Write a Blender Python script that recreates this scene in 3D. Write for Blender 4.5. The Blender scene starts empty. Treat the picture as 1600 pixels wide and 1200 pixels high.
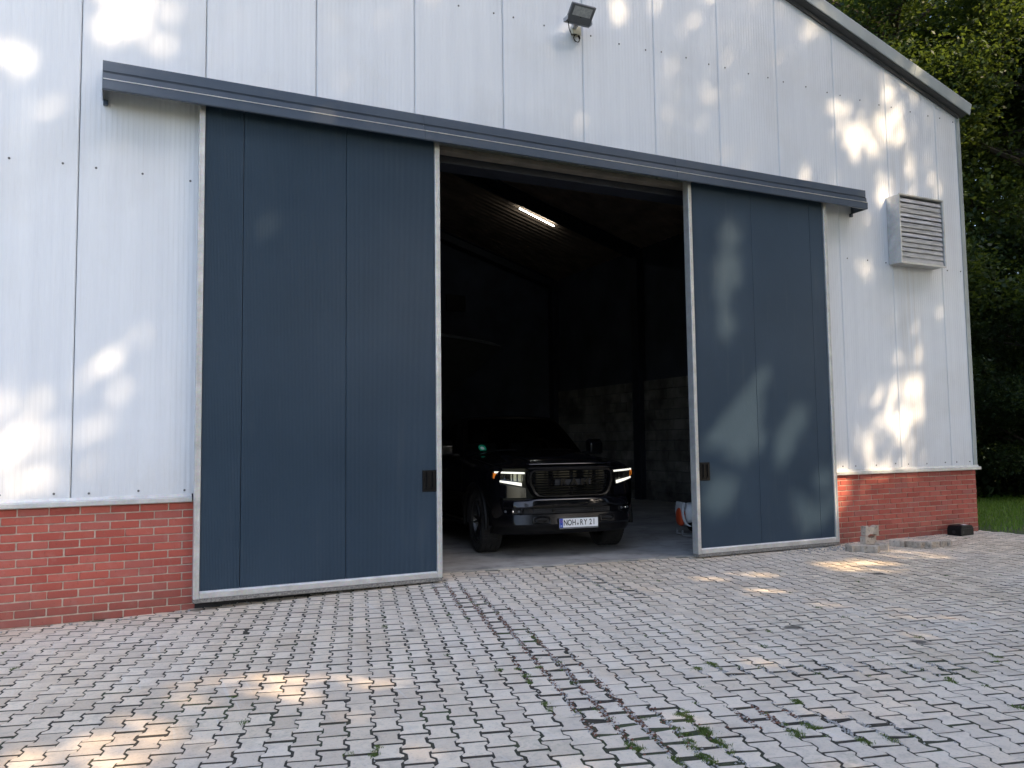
import bpy, bmesh, math, random
import numpy as np
from mathutils import Vector, Matrix
R_ = math.radians
random.seed(7); rng = np.random.default_rng(7)
scene = bpy.context.scene
COL = scene.collection

# ------------------------------------------------------------------ camera
CAM = Vector((0.0, -8.56269, 1.48814)); YAW, PITCH, ROLL, FPX = .45248, .0706, -.01322, 1280.0
fwd = Vector((math.sin(YAW)*math.cos(PITCH), math.cos(YAW)*math.cos(PITCH), math.sin(PITCH)))
rgt = Vector((math.cos(YAW), -math.sin(YAW), 0)); upv = rgt.cross(fwd)
r2 = math.cos(ROLL)*rgt+math.sin(ROLL)*upv; u2 = -math.sin(ROLL)*rgt+math.cos(ROLL)*upv
cd = bpy.data.cameras.new('camera'); cam = bpy.data.objects.new('camera', cd); COL.objects.link(cam)
m = Matrix((r2, u2, -fwd)).transposed().to_4x4(); m.translation = CAM; cam.matrix_world = m
cd.sensor_width = 36; cd.lens = 36*FPX/1600; cd.clip_start = .05; cd.clip_end = 2000
scene.camera = cam

# ------------------------------------------------------------------ light
SUN = Vector((.40, -.68, .61)).normalized()          # towards the sun
world = bpy.data.worlds.new('World'); scene.world = world; world.use_nodes = True
nt = world.node_tree; nt.nodes.clear()
wo = nt.nodes.new('ShaderNodeOutputWorld'); bg = nt.nodes.new('ShaderNodeBackground'); sky = nt.nodes.new('ShaderNodeTexSky')
sky.sky_type = 'NISHITA'; sky.sun_disc = False
sky.sun_elevation = math.asin(SUN.z); sky.sun_rotation = math.atan2(SUN.x, SUN.y)
sky.altitude = 50; sky.air_density = .95; sky.dust_density = 3.0; sky.ozone_density = .8
bg.inputs['Strength'].default_value = .15
nt.links.new(sky.outputs[0], bg.inputs['Color']); nt.links.new(bg.outputs[0], wo.inputs['Surface'])
ld = bpy.data.lights.new('sun', 'SUN'); sun = bpy.data.objects.new('sun', ld); COL.objects.link(sun)
ld.energy = 2.6; ld.angle = R_(.53); ld.color = (1, .77, .50)
sun.rotation_euler = (-SUN).to_track_quat('-Z', 'Y').to_euler(); sun.location = (0, -20, 30)
vs = scene.view_settings; vs.view_transform = 'Standard'; vs.look = 'None'; vs.gamma = 1; vs.exposure = 1.95
scene.render.engine = 'CYCLES'
try:
    scene.cycles.max_bounces = 8; scene.cycles.transparent_max_bounces = 12; scene.cycles.use_denoising = True
    scene.cycles.sample_clamp_indirect = 4
except Exception: pass

# ------------------------------------------------------------------ helpers
def link(o, parent=None):
    COL.objects.link(o)
    if parent is not None: o.parent = parent
    return o
def tag(o, label=None, cat=None, group=None, kind=None):
    if label: o['label'] = label
    if cat: o['category'] = cat
    if group: o['group'] = group
    if kind: o['kind'] = kind
    return o
def empty(name, loc=(0, 0, 0), rz=0, s=1.0):
    o = bpy.data.objects.new(name, None); o.location = loc; o.rotation_euler = (0, 0, rz); o.scale = (s, s, s)
    o.empty_display_size = .1
    return link(o)
def fast_mesh(name, V, F, k):
    V = np.asarray(V, np.float32); F = np.asarray(F, np.int32)
    me = bpy.data.meshes.new(name); n = len(F)
    me.vertices.add(len(V)); me.vertices.foreach_set('co', V.ravel())
    me.loops.add(n*k); me.loops.foreach_set('vertex_index', F.ravel())
    me.polygons.add(n); me.polygons.foreach_set('loop_start', np.arange(n, dtype=np.int32)*k)
    me.polygons.foreach_set('loop_total', np.full(n, k, np.int32))
    me.update(calc_edges=True)
    return me
class MB:
    def __init__(s): s.v = []; s.f = []
    def add(s, V, F):
        b = len(s.v); s.v += [tuple(p) for p in V]; s.f += [tuple(i+b for i in f) for f in F]; return s
    def box(s, x0, x1, y0, y1, z0, z1):
        return s.add([(x0,y0,z0),(x1,y0,z0),(x1,y1,z0),(x0,y1,z0),(x0,y0,z1),(x1,y0,z1),(x1,y1,z1),(x0,y1,z1)],
                     [(0,3,2,1),(4,5,6,7),(0,1,5,4),(1,2,6,5),(2,3,7,6),(3,0,4,7)])
    def prism(s, poly, axis, a, b):
        """closed polygon (2d, ccw) extruded along axis from a to b"""
        def P(p, t):
            return {'x': (t, p[0], p[1]), 'y': (p[0], t, p[1]), 'z': (p[0], p[1], t)}[axis]
        n = len(poly); V = [P(p, a) for p in poly]+[P(p, b) for p in poly]
        F = [tuple(range(n-1, -1, -1)), tuple(range(n, 2*n))]+[(i, (i+1) % n, n+(i+1) % n, n+i) for i in range(n)]
        return s.add(V, F)
    def tube(s, pts, r, n=8, caps=True):
        pts = [Vector(p) for p in pts]; rr = r if hasattr(r, '__len__') else [r]*len(pts)
        V = []; F = []; prev = None
        for i, p in enumerate(pts):
            t = (pts[min(i+1, len(pts)-1)]-pts[max(i-1, 0)]).normalized()
            if prev is None:
                a = Vector((0, 0, 1)) if abs(t.z) < .9 else Vector((1, 0, 0))
                u = t.cross(a).normalized()
            else:
                u = (prev-t*prev.dot(t)).normalized()
            prev = u; w = t.cross(u)
            for k in range(n):
                an = 2*math.pi*k/n; V.append(p+(u*math.cos(an)+w*math.sin(an))*rr[i])
        for i in range(len(pts)-1):
            for k in range(n):
                F.append((i*n+k, i*n+(k+1) % n, (i+1)*n+(k+1) % n, (i+1)*n+k))
        if caps: F += [tuple(range(n-1, -1, -1)), tuple(range((len(pts)-1)*n, len(pts)*n))]
        return s.add(V, F)
    def lathe(s, prof, n=48, closed=True):
        """(radius, x) profile turned round the x axis"""
        k = len(prof); V = []; F = []
        for i in range(n):
            a = 2*math.pi*i/n
            for r, x in prof: V.append((x, r*math.cos(a), r*math.sin(a)))
        for i in range(n):
            j = (i+1) % n
            for q in range(k if closed else k-1):
                F.append((i*k+q, i*k+(q+1) % k, j*k+(q+1) % k, j*k+q))
        return s.add(V, F)
    def grid(s, P):
        """P[i][j] points"""
        ni = len(P); nj = len(P[0]); V = [p for row in P for p in row]
        return s.add(V, [(i*nj+j, i*nj+j+1, (i+1)*nj+j+1, (i+1)*nj+j) for i in range(ni-1) for j in range(nj-1)])
    def sheet(s, P, t=(0, .01, 0)):
        """grid with thickness t: front, back and rim"""
        ni = len(P); nj = len(P[0]); n = ni*nj; V = [tuple(p) for row in P for p in row]
        V += [(p[0]+t[0], p[1]+t[1], p[2]+t[2]) for p in V]
        F = [(i*nj+j, i*nj+j+1, (i+1)*nj+j+1, (i+1)*nj+j) for i in range(ni-1) for j in range(nj-1)]
        F += [tuple(n+q for q in f[::-1]) for f in F]
        rim = [j for j in range(nj)]+[i*nj+nj-1 for i in range(1, ni)]+[(ni-1)*nj+j for j in range(nj-2, -1, -1)]+[i*nj for i in range(ni-2, 0, -1)]
        for a, b in zip(rim, rim[1:]+rim[:1]): F.append((b, a, a+n, b+n))
        return s.add(V, F)
    def mesh(s, name, bevel=0, seg=1, smooth=False, fix=True, ang=35):
        me = bpy.data.meshes.new(name); bm = bmesh.new()
        vs_ = [bm.verts.new(p) for p in s.v]
        for f in s.f:
            try: bm.faces.new([vs_[i] for i in f])
            except ValueError: pass
        bmesh.ops.delete(bm, geom=[v for v in bm.verts if not v.link_faces], context='VERTS')
        if fix: bmesh.ops.recalc_face_normals(bm, faces=bm.faces)
        if bevel:
            bm.normal_update()
            es = [e for e in bm.edges if len(e.link_faces) == 2 and e.calc_face_angle(0) > .5]
            bmesh.ops.bevel(bm, geom=es, offset=bevel, segments=seg, affect='EDGES', profile=.6, clamp_overlap=True)
        if smooth:
            bm.normal_update()
            for f in bm.faces: f.smooth = True
            for e in bm.edges:
                if len(e.link_faces) == 2 and e.calc_face_angle(0) > R_(ang): e.smooth = False
        bm.to_mesh(me); bm.free(); return me
    def build(s, name, mat, parent=None, bevel=0, seg=1, smooth=False, loc=None, fix=True, ang=35):
        me = s.mesh(name, bevel, seg, smooth, fix, ang)
        o = bpy.data.objects.new(name, me); me.materials.append(mat)
        if loc: o.location = loc
        return link(o, parent)
def inst(name, me, parent=None, loc=(0, 0, 0), rot=(0, 0, 0), sc=(1, 1, 1)):
    o = bpy.data.objects.new(name, me); o.location = loc; o.rotation_euler = rot; o.scale = sc
    return link(o, parent)

# ------------------------------------------------------------------ materials
class N:
    """tiny node helper"""
    def __init__(s, name):
        s.m = bpy.data.materials.new(name); s.m.use_nodes = True; s.t = s.m.node_tree
        s.b = s.t.nodes['Principled BSDF']; s.out = s.t.nodes['Material Output']
    def n(s, typ, **kw):
        d = s.t.nodes.new(typ)
        for k, v in kw.items(): setattr(d, k, v)
        return d
    def l(s, a, b): s.t.links.new(a, b)
    def pos(s): return s.n('ShaderNodeNewGeometry').outputs['Position']
    def obj(s): return s.n('ShaderNodeTexCoord').outputs['Object']
    def scale(s, vec, sc):
        q = s.n('ShaderNodeMapping'); q.inputs['Scale'].default_value = sc; s.l(vec, q.inputs[0]); return q.outputs[0]
    def noise(s, vec, scale, detail=4, rough=.6):
        q = s.n('ShaderNodeTexNoise'); q.inputs['Scale'].default_value = scale; q.inputs['Detail'].default_value = detail
        q.inputs['Roughness'].default_value = rough; s.l(vec, q.inputs['Vector']); return q.outputs['Fac']
    def ramp(s, fac, stops):
        q = s.n('ShaderNodeValToRGB'); e = q.color_ramp.elements
        while len(e) < len(stops): e.new(.5)
        for el, (p, c) in zip(e, stops):
            el.position = p; el.color = (c[0], c[1], c[2], 1) if hasattr(c, '__len__') else (c, c, c, 1)
        s.l(fac, q.inputs[0]); return q.outputs[0]
    def mix(s, a, b, fac, mode='MIX'):
        q = s.n('ShaderNodeMix', data_type='RGBA', blend_type=mode)
        for v, i in ((fac, 0), (a, 6), (b, 7)):
            if hasattr(v, 'is_linked') or hasattr(v, 'links'): s.l(v, q.inputs[i])
            elif hasattr(v, '__len__'): q.inputs[i].default_value = (v[0], v[1], v[2], 1)
            else: q.inputs[i].default_value = v
        return q.outputs[2]
    def math(s, op, a, b=0.0):
        q = s.n('ShaderNodeMath', operation=op)
        for i, v in enumerate((a, b)):
            if hasattr(v, 'links'): s.l(v, q.inputs[i])
            else: q.inputs[i].default_value = v
        return q.outputs[0]
    def island(s):
        a = s.n('ShaderNodeNewGeometry').outputs['Random Per Island']; b = s.n('ShaderNodeObjectInfo').outputs['Random']
        return s.math('FRACT', s.math('ADD', a, s.math('MULTIPLY', b, 7.31)))
    def bump(s, h, strength=.3, dist=.01):
        q = s.n('ShaderNodeBump'); q.inputs['Strength'].default_value = strength; q.inputs['Distance'].default_value = dist
        s.l(h, q.inputs['Height']); s.l(q.outputs[0], s.b.inputs['Normal'])
    def base(s, c):
        if hasattr(c, 'links'): s.l(c, s.b.inputs['Base Color'])
        else: s.b.inputs['Base Color'].default_value = (c[0], c[1], c[2], 1)
    def set(s, **kw):
        for k, v in kw.items():
            i = s.b.inputs[k.replace('_', ' ')]
            if hasattr(v, 'links'): s.l(v, i)
            else: i.default_value = v
        return s
def plain(name, c, rough=.5, metal=0, var=.12, vs_=6, **kw):
    q = N(name); p = q.obj(); f = q.noise(p, vs_, 5)
    q.base(q.ramp(f, [(.3, [x*(1-var) for x in c]), (.7, [x*(1+var) for x in c])]))
    q.set(Roughness=q.math('ADD', q.math('MULTIPLY', q.noise(p, vs_*3, 3), .16), rough-.08), Metallic=metal, **kw)
    return q.m
M = {}
def make_mats():
    # white sandwich panel, faint streaks and grime
    q = N('white_cladding'); p = q.pos()
    st = q.noise(q.scale(p, (7, 7, .35)), 1, 5); bl = q.noise(p, .55, 4)
    c = q.ramp(st, [(.25, (.66, .685, .73)), (.6, (.72, .745, .785)), (.85, (.745, .77, .805))])
    c = q.mix(c, (.50, .485, .45), q.math('MULTIPLY', q.ramp(bl, [(.5, 0.), (.75, 1.)]), .35))
    fine = q.noise(q.scale(p, (40, 40, 1.2)), 1, 3)
    c = q.mix(c, (.46, .45, .42), q.math('MULTIPLY', q.ramp(fine, [(.62, 0.), (.8, 1.)]), .28))
    sx = q.n('ShaderNodeSeparateXYZ'); q.l(p, sx.inputs[0])
    low = q.math('MULTIPLY', q.ramp(q.math('MULTIPLY', sx.outputs['Z'], .5), [(.5, 1.), (.85, 0.)]), q.noise(p, 5, 5))
    c = q.mix(c, (.42, .40, .36), q.math('MULTIPLY', low, .45))
    # rust/dirt run-off above the vent
    dx = q.math('ABSOLUTE', q.math('SUBTRACT', sx.outputs['X'], 10.95))
    run = q.math('MULTIPLY', q.ramp(dx, [(.0, 1.), (.42, 0.)]), q.ramp(q.noise(q.scale(p, (16, 16, .8)), 1, 4), [(.42, 0.), (.7, 1.)]))
    zz = q.math('SUBTRACT', sx.outputs['Z'], 5.0)
    run = q.math('MULTIPLY', run, q.ramp(zz, [(.0, 1.), (.75, .7), (.95, 0.)]))
    c = q.mix(c, (.36, .29, .2), q.math('MULTIPLY', run, .32))
    q.base(c); q.set(Roughness=.42, Specular_IOR_Level=.4)
    q.bump(q.noise(p, 1.6, 2), .13, .05); M['clad'] = q.m
    # anthracite blue door panels
    q = N('slate_blue_panel'); p = q.pos(); f = q.noise(p, 1.1, 5)
    c = q.ramp(f, [(.3, (.029, .052, .080)), (.7, (.038, .064, .096))])
    dst = q.ramp(q.noise(q.scale(p, (9, 9, 1)), 1, 6), [(.58, 0.), (.8, 1.)])
    c = q.mix(c, (.13, .145, .155), q.math('MULTIPLY', dst, .16))
    q.base(c); q.set(Roughness=.34, Specular_IOR_Level=.34); M['door'] = q.m
    q = N('slate_grey_sheet'); p = q.pos(); f = q.noise(p, 2, 5)
    c = q.ramp(f, [(.3, (.054, .075, .110)), (.7, (.066, .090, .128))])
    dst = q.ramp(q.noise(q.scale(p, (3, 9, 9)), 1, 6), [(.55, 0.), (.8, 1.)])
    c = q.mix(c, (.15, .155, .16), q.math('MULTIPLY', dst, .2)); q.base(c); q.set(Roughness=.27, Specular_IOR_Level=.7); M['cover'] = q.m
    # galvanised steel
    q = N('galvanised_steel'); p = q.pos(); v = q.n('ShaderNodeTexVoronoi'); v.inputs['Scale'].default_value = 60; q.l(p, v.inputs[0])
    c = q.ramp(q.noise(p, 7, 6), [(.3, (.46, .46, .455)), (.55, (.57, .57, .565)), (.75, (.66, .66, .65))])
    c = q.mix(c, v.outputs['Color'], .06); q.base(c)
    q.set(Metallic=.55, Roughness=q.math('ADD', q.math('MULTIPLY', q.noise(p, 11, 4), .3), .28)); M['galv'] = q.m
    q = N('dirty_aluminium'); p = q.pos()
    c = q.ramp(q.noise(q.scale(p, (2, 2, 14)), 2, 6), [(.3, (.34, .345, .37)), (.55, (.50, .51, .545)), (.8, (.62, .63, .67))])
    c = q.mix(c, (.22, .15, .09), q.math('MULTIPLY', q.ramp(q.noise(p, 4, 6), [(.58, 0.), (.7, 1.)]), .2)); q.base(c)
    q.set(Metallic=.5, Roughness=.45); M['alu'] = q.m
    # bricks
    q = N('red_brick'); p = q.pos(); i = q.island()
    c = q.ramp(i, [(0, (.33, .063, .044)), (.35, (.39, .080, .054)), (.7, (.44, .103, .072)), (1, (.35, .093, .073))])
    c = q.mix(c, (.45, .30, .25), q.math('MULTIPLY', q.ramp(q.noise(p, 9, 7), [(.52, 0.), (.75, 1.)]), .22))
    c = q.mix(c, (.10, .04, .035), q.math('MULTIPLY', q.ramp(q.noise(p, 38, 4), [(.6, 0.), (.75, 1.)]), .55))
    sx = q.n('ShaderNodeSeparateXYZ'); q.l(p, sx.inputs[0])
    low_dark = q.math('MULTIPLY', q.ramp(sx.outputs['Z'], [(.0, 1.), (.3, 0.)]), q.noise(p, 4, 4))  # bricks turn darker towards the bottom
    c = q.mix(c, (.14, .075, .06), q.math('MULTIPLY', low_dark, .8))
    q.base(c); q.set(Roughness=.82); q.bump(q.noise(p, 120, 5), .5, .004); M['brick'] = q.m
    q = N('mortar'); p = q.pos(); q.base(q.ramp(q.noise(p, 14, 6), [(.3, (.34, .285, .225)), (.7, (.58, .49, .40))]))
    q.set(Roughness=.95); q.bump(q.noise(p, 200, 4), .6, .004); M['mortar'] = q.m
    # concrete pavers: grey, worn; a pale traffic lane, a few oil stains
    q = N('concrete_paver'); p = q.pos(); i = q.island()
    c = q.ramp(i, [(0, (.56, .45, .335)), (.5, (.67, .545, .41)), (1, (.76, .635, .49))])
    big = q.noise(p, .45, 4); c = q.mix(c, (.66, .61, .56), q.math('MULTIPLY', q.ramp(big, [(.45, 0.), (.7, 1.)]), .5))
    sp = q.noise(p, 120, 3); c = q.mix(c, (.66, .64, .61), q.math('MULTIPLY', q.ramp(sp, [(.57, 0.), (.72, 1.)]), .55))
    dk = q.noise(p, 62, 6); c = q.mix(c, (.16, .15, .14), q.math('MULTIPLY', q.ramp(dk, [(.54, 0.), (.72, 1.)]), .42))
    md = q.noise(p, 11, 6); c = q.mix(c, (.29, .25, .205), q.math('MULTIPLY', q.ramp(md, [(.50, 0.), (.72, 1.)]), .42))
    ln = q.n('ShaderNodeVectorMath', operation='DISTANCE'); mp = q.n('ShaderNodeMapping'); mp.inputs['Scale'].default_value = (1, .62, 0); q.l(p, mp.inputs[0]); q.l(mp.outputs[0], ln.inputs[0]); ln.inputs[1].default_value = (3.3, -1.55, 0)
    la = q.math('MULTIPLY', q.ramp(q.math('DIVIDE', ln.outputs['Value'], 2.6), [(.35, 1.), (1., 0.)]), q.ramp(q.noise(p, 2.6, 6), [(.35, .25), (.65, 1.)]))
    c = q.mix(c, (.78, .70, .61), q.math('MULTIPLY', la, .55))
    # scratches / tyre scuffs
    sc = q.n('ShaderNodeMapping'); sc.inputs['Rotation'].default_value = (0, 0, .5); sc.inputs['Scale'].default_value = (26, .8, 1); q.l(p, sc.inputs[0])
    c = q.mix(c, (.68, .67, .65), q.math('MULTIPLY', q.ramp(q.noise(sc.outputs[0], 1, 4), [(.63, 0.), (.7, 1.)]), .28))
    for (x, y, r) in ((4.9, -3.55, .17), (4.55, -3.45, .10), (5.35, -4.35, .16), (7.6, -2.1, .16), (2.2, -2.1, .10)):
        d = q.n('ShaderNodeVectorMath', operation='DISTANCE'); q.l(p, d.inputs[0]); d.inputs[1].default_value = (x, y, 0)
        e = q.math('ADD', q.math('DIVIDE', d.outputs['Value'], r), q.math('MULTIPLY', q.noise(p, 14, 4), .9))
        c = q.mix(c, (.035, .03, .028), q.math('MULTIPLY', q.ramp(e, [(.75, 1.), (1.15, 0.)]), .85))
    gm = q.math('MULTIPLY', q.ramp(q.noise(p, 1.1, 4), [(.55, 0.), (.7, 1.)]), q.ramp(q.noise(p, 30, 4), [(.45, 0.), (.65, 1.)]))
    c = q.mix(c, (.10, .13, .05), q.math('MULTIPLY', gm, .35))
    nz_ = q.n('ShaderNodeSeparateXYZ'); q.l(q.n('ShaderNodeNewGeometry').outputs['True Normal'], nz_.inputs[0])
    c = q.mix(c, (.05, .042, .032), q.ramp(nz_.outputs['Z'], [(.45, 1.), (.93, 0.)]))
    q.base(c); q.set(Roughness=.9); q.bump(q.noise(p, 170, 6, .7), .9, .006); M['paver'] = q.m
    q = N('joint_soil'); p = q.pos(); f = q.noise(p, 35, 6)
    c = q.ramp(f, [(.3, (.020, .016, .012)), (.6, (.045, .037, .027)), (.8, (.11, .092, .07))])
    c = q.mix(c, (.05, .075, .02), q.ramp(q.noise(p, 1.3, 4), [(.5, 0.), (.68, .7)]))
    q.base(c); q.set(Roughness=1.0); q.bump(f, .8, .01); M['soil'] = q.m
    q = N('bare_earth'); p = q.pos(); f = q.noise(p, 6, 8)
    q.base(q.ramp(f, [(.3, (.035, .045, .018)), (.5, (.06, .075, .025)), (.7, (.11, .10, .05))])); q.set(Roughness=1.0); q.bump(f, .6, .04); M['earth'] = q.m
    q = N('floor_concrete'); p = q.pos(); f = q.noise(p, 1.2, 8)
    c = q.ramp(f, [(.3, (.24, .225, .21)), (.55, (.36, .345, .325)), (.75, (.47, .45, .43))])
    c = q.mix(c, (.12, .115, .11), q.math('MULTIPLY', q.ramp(q.noise(p, 3.2, 7), [(.5, 0.), (.68, 1.)]), .6))
    q.base(c); q.set(Roughness=.8); q.bump(q.noise(p, 60, 5), .3, .004); M['slab'] = q.m
    q = N('dark_block'); p = q.pos(); i = q.island()  # dark grey blocks with near-black blotches
    c = q.ramp(i, [(0, (.15, .147, .14)), (1, (.26, .25, .235))])
    c = q.mix(c, (.045, .043, .04), q.math('MULTIPLY', q.ramp(q.noise(p, 1.7, 6), [(.4, 0.), (.65, 1.)]), .8)); q.base(c)
    q.set(Roughness=.95); q.bump(q.noise(p, 50, 5), .5, .006); M['block'] = q.m
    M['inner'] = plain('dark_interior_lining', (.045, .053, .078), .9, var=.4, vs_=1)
    M['ceil'] = plain('brown_roof_boarding', (.25, .18, .135), .8, var=.35, vs_=2)
    M['rafter'] = plain('dark_steel_rafter', (.018, .022, .034), .6, var=.3)
    M['lintel'] = plain('weathered_timber', (.17, .15, .125), .8, var=.35, vs_=4)
    M['fascia'] = plain('grey_verge_sheet', (.30, .335, .34), .42, var=.12, vs_=2)
    M['soffit'] = plain('dark_soffit', (.06, .062, .066), .7)
    M['roof'] = plain('grey_roofing', (.2, .2, .2), .8)
    M['dark'] = plain('dark_rubber', (.018, .018, .02), .75, var=.3)
    M['black'] = plain('black_plastic', (.004, .004, .0045), .5, var=.3, Specular_IOR_Level=.2)
    M['brush'] = plain('grimy_brush_seal', (.20, .19, .175), .95, var=.55, vs_=60)
    M['screw'] = plain('screw_head', (.10, .10, .105), .5)
    M['ivory'] = plain('aged_ivory_plastic', (.46, .44, .34), .6)
    M['lampgrey'] = plain('lamp_grey_paint', (.10, .108, .125), .5)
    M['lampface'] = plain('lamp_diffuser', (.36, .38, .40), .25, var=.2, vs_=40)
    q = N('tyre_rubber'); p = q.obj(); q.base(q.ramp(q.noise(p, 9, 5), [(.3, (.012, .012, .012)), (.7, (.028, .027, .026))])); q.set(Roughness=.85); M['tyre'] = q.m
    q = N('black_car_paint'); q.base((.004, .004, .0055)); q.set(Roughness=.07, Specular_IOR_Level=.5)
    p = q.obj(); q.bump(q.noise(p, 2.0, 1), .02, .05); M['paint'] = q.m
    q = N('gloss_black_trim'); q.base((.004, .004, .005)); q.set(Roughness=.2, Specular_IOR_Level=.3); M['gloss'] = q.m
    q = N('satin_black_wheel'); q.base((.007, .007, .008)); q.set(Roughness=.3, Specular_IOR_Level=.6); M['wheel'] = q.m
    q = N('chrome_reflector'); q.base((.75, .75, .73)); q.set(Metallic=1.0, Roughness=.12); M['chrome'] = q.m
    q = N('amber_lens'); q.base((.55, .16, .02)); q.set(Roughness=.2, Emission_Color=(1, .28, .03, 1), Emission_Strength=.12); M['amber'] = q.m
    q = N('daytime_light'); q.base((.5, .5, .48)); q.set(Roughness=.3, Emission_Color=(1, .97, .86, 1), Emission_Strength=.34); M['drl'] = q.m
    q = N('led_tube_glow'); q.base((.9, .9, .9)); q.set(Emission_Color=(.95, 1, .93, 1), Emission_Strength=9.0); M['led'] = q.m
    q = N('plate_white'); p = q.obj(); q.base((.78, .79, .8)); q.set(Roughness=.35); M['pwhite'] = q.m
    q = N('plate_blue'); q.base((.01, .06, .42)); q.set(Roughness=.35); M['pblue'] = q.m
    q = N('plate_ink'); q.base((.008, .008, .009)); q.set(Roughness=.5); M['pink'] = q.m
    q = N('sticker_green'); q.base((.0, .36, .20)); q.set(Roughness=.5); M['green'] = q.m
    M['white'] = plain('white_plastic', (.62, .63, .64), .4, var=.06)
    M['orange'] = plain('orange_red_plastic', (.55, .07, .02), .4, var=.1)
    M['greyp'] = plain('grey_plastic', (.20, .205, .21), .6)
    M['boat'] = plain('dull_dark_hull', (.02, .02, .021), .85, var=.3)
    # dark window glass: reflective sheet that lets a little through
    q = N('tinted_glass'); t = q.n('ShaderNodeBsdfTransparent'); t.inputs[0].default_value = (.30, .33, .33, 1)
    g = q.n('ShaderNodeBsdfGlossy'); g.inputs['Roughness'].default_value = .02; fr = q.n('ShaderNodeFresnel'); fr.inputs[0].default_value = 1.5
    mx = q.n('ShaderNodeMixShader'); q.l(fr.outputs[0], mx.inputs[0]); q.l(t.outputs[0], mx.inputs[1]); q.l(g.outputs[0], mx.inputs[2]); q.l(mx.outputs[0], q.out.inputs[0]); M['glass'] = q.m
    q = N('clear_lens'); t = q.n('ShaderNodeBsdfTransparent'); t.inputs[0].default_value = (.92, .93, .93, 1)
    g = q.n('ShaderNodeBsdfGlossy'); g.inputs['Roughness'].default_value = .03; fr = q.n('ShaderNodeFresnel'); fr.inputs[0].default_value = 1.45
    mx = q.n('ShaderNodeMixShader'); q.l(fr.outputs[0], mx.inputs[0]); q.l(t.outputs[0], mx.inputs[1]); q.l(g.outputs[0], mx.inputs[2]); q.l(mx.outputs[0], q.out.inputs[0]); M['lens'] = q.m
    # leaves
    def leaf(name, c0, c1, c2, tr=.45):
        q = N(name); i = q.n('ShaderNodeNewGeometry').outputs['Random Per Island']; c = q.ramp(i, [(0, c0), (.6, c1), (1, c2)])
        q.base(c); q.set(Roughness=.55, Specular_IOR_Level=.35)
        t = q.n('ShaderNodeBsdfTranslucent'); q.l(q.mix(c, (1.0, .95, .25), .25, 'ADD') if False else q.mix(c, (.22, .30, .03), .5), t.inputs[0])
        mx = q.n('ShaderNodeMixShader'); mx.inputs[0].default_value = tr; q.l(q.b.outputs[0], mx.inputs[1]); q.l(t.outputs[0], mx.inputs[2]); q.l(mx.outputs[0], q.out.inputs[0])
        return q.m
    M['leafA'] = leaf('oak_leaf', (.012, .030, .012), (.024, .052, .016), (.06, .09, .022), .35)
    M['leafB'] = leaf('beech_leaf', (.013, .033, .012), (.029, .060, .016), (.08, .11, .025), .4)
    M['leafC'] = leaf('dark_shrub_leaf', (.008, .022, .009), (.016, .038, .013), (.03, .055, .016), .25)
    M['grass'] = leaf('grass_blade', (.09, .19, .02), (.15, .30, .035), (.27, .36, .07), .35)
    M['moss'] = leaf('moss_blade', (.035, .06, .012), (.06, .11, .02), (.11, .15, .035), .2)
    M['weed'] = leaf('weed_blade', (.05, .09, .018), (.09, .14, .03), (.17, .20, .06), .3)
    M['bark'] = plain('dark_bark', (.045, .036, .028), .95, var=.4, vs_=5)
    M['litter'] = plain('reddish_litter', (.16, .075, .05), .95, var=.5, vs_=30)
    M['chip'] = plain('concrete_chip', (.36, .34, .32), .95, var=.35, vs_=30)
make_mats()

# ------------------------------------------------------------------ ground
def gz(x, y=0.0):
    """surface height of the paved yard: falls gently towards the left of the gate"""
    t = min(max((3.4-x)/4.4, 0), 1.6)
    return -.012-.092*(t*t*(3-2*min(t, 1)) if t < 1 else t)
def slab_edge(x): return .45+(x-3.0)*(-.43/4.0)
gb = MB()
xs = sorted(set([-300, -120, -40, -15, -6, 16, 40, 120, 300]+[round(v*.5, 2) for v in range(-11, 32)])); ys = [-300, -100, -40, -18, -12, -8, -6, -4, -2, -1, 0, 1, 3, 8, 20, 60, 150, 300]
gb.grid([[(x, y, (gz(x) if -12 < x < 16 else gz(min(max(x, -12), 16)))-.034) for x in xs] for y in ys])
ground = tag(gb.build('ground', M['earth'], fix=False), kind='structure')

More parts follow.
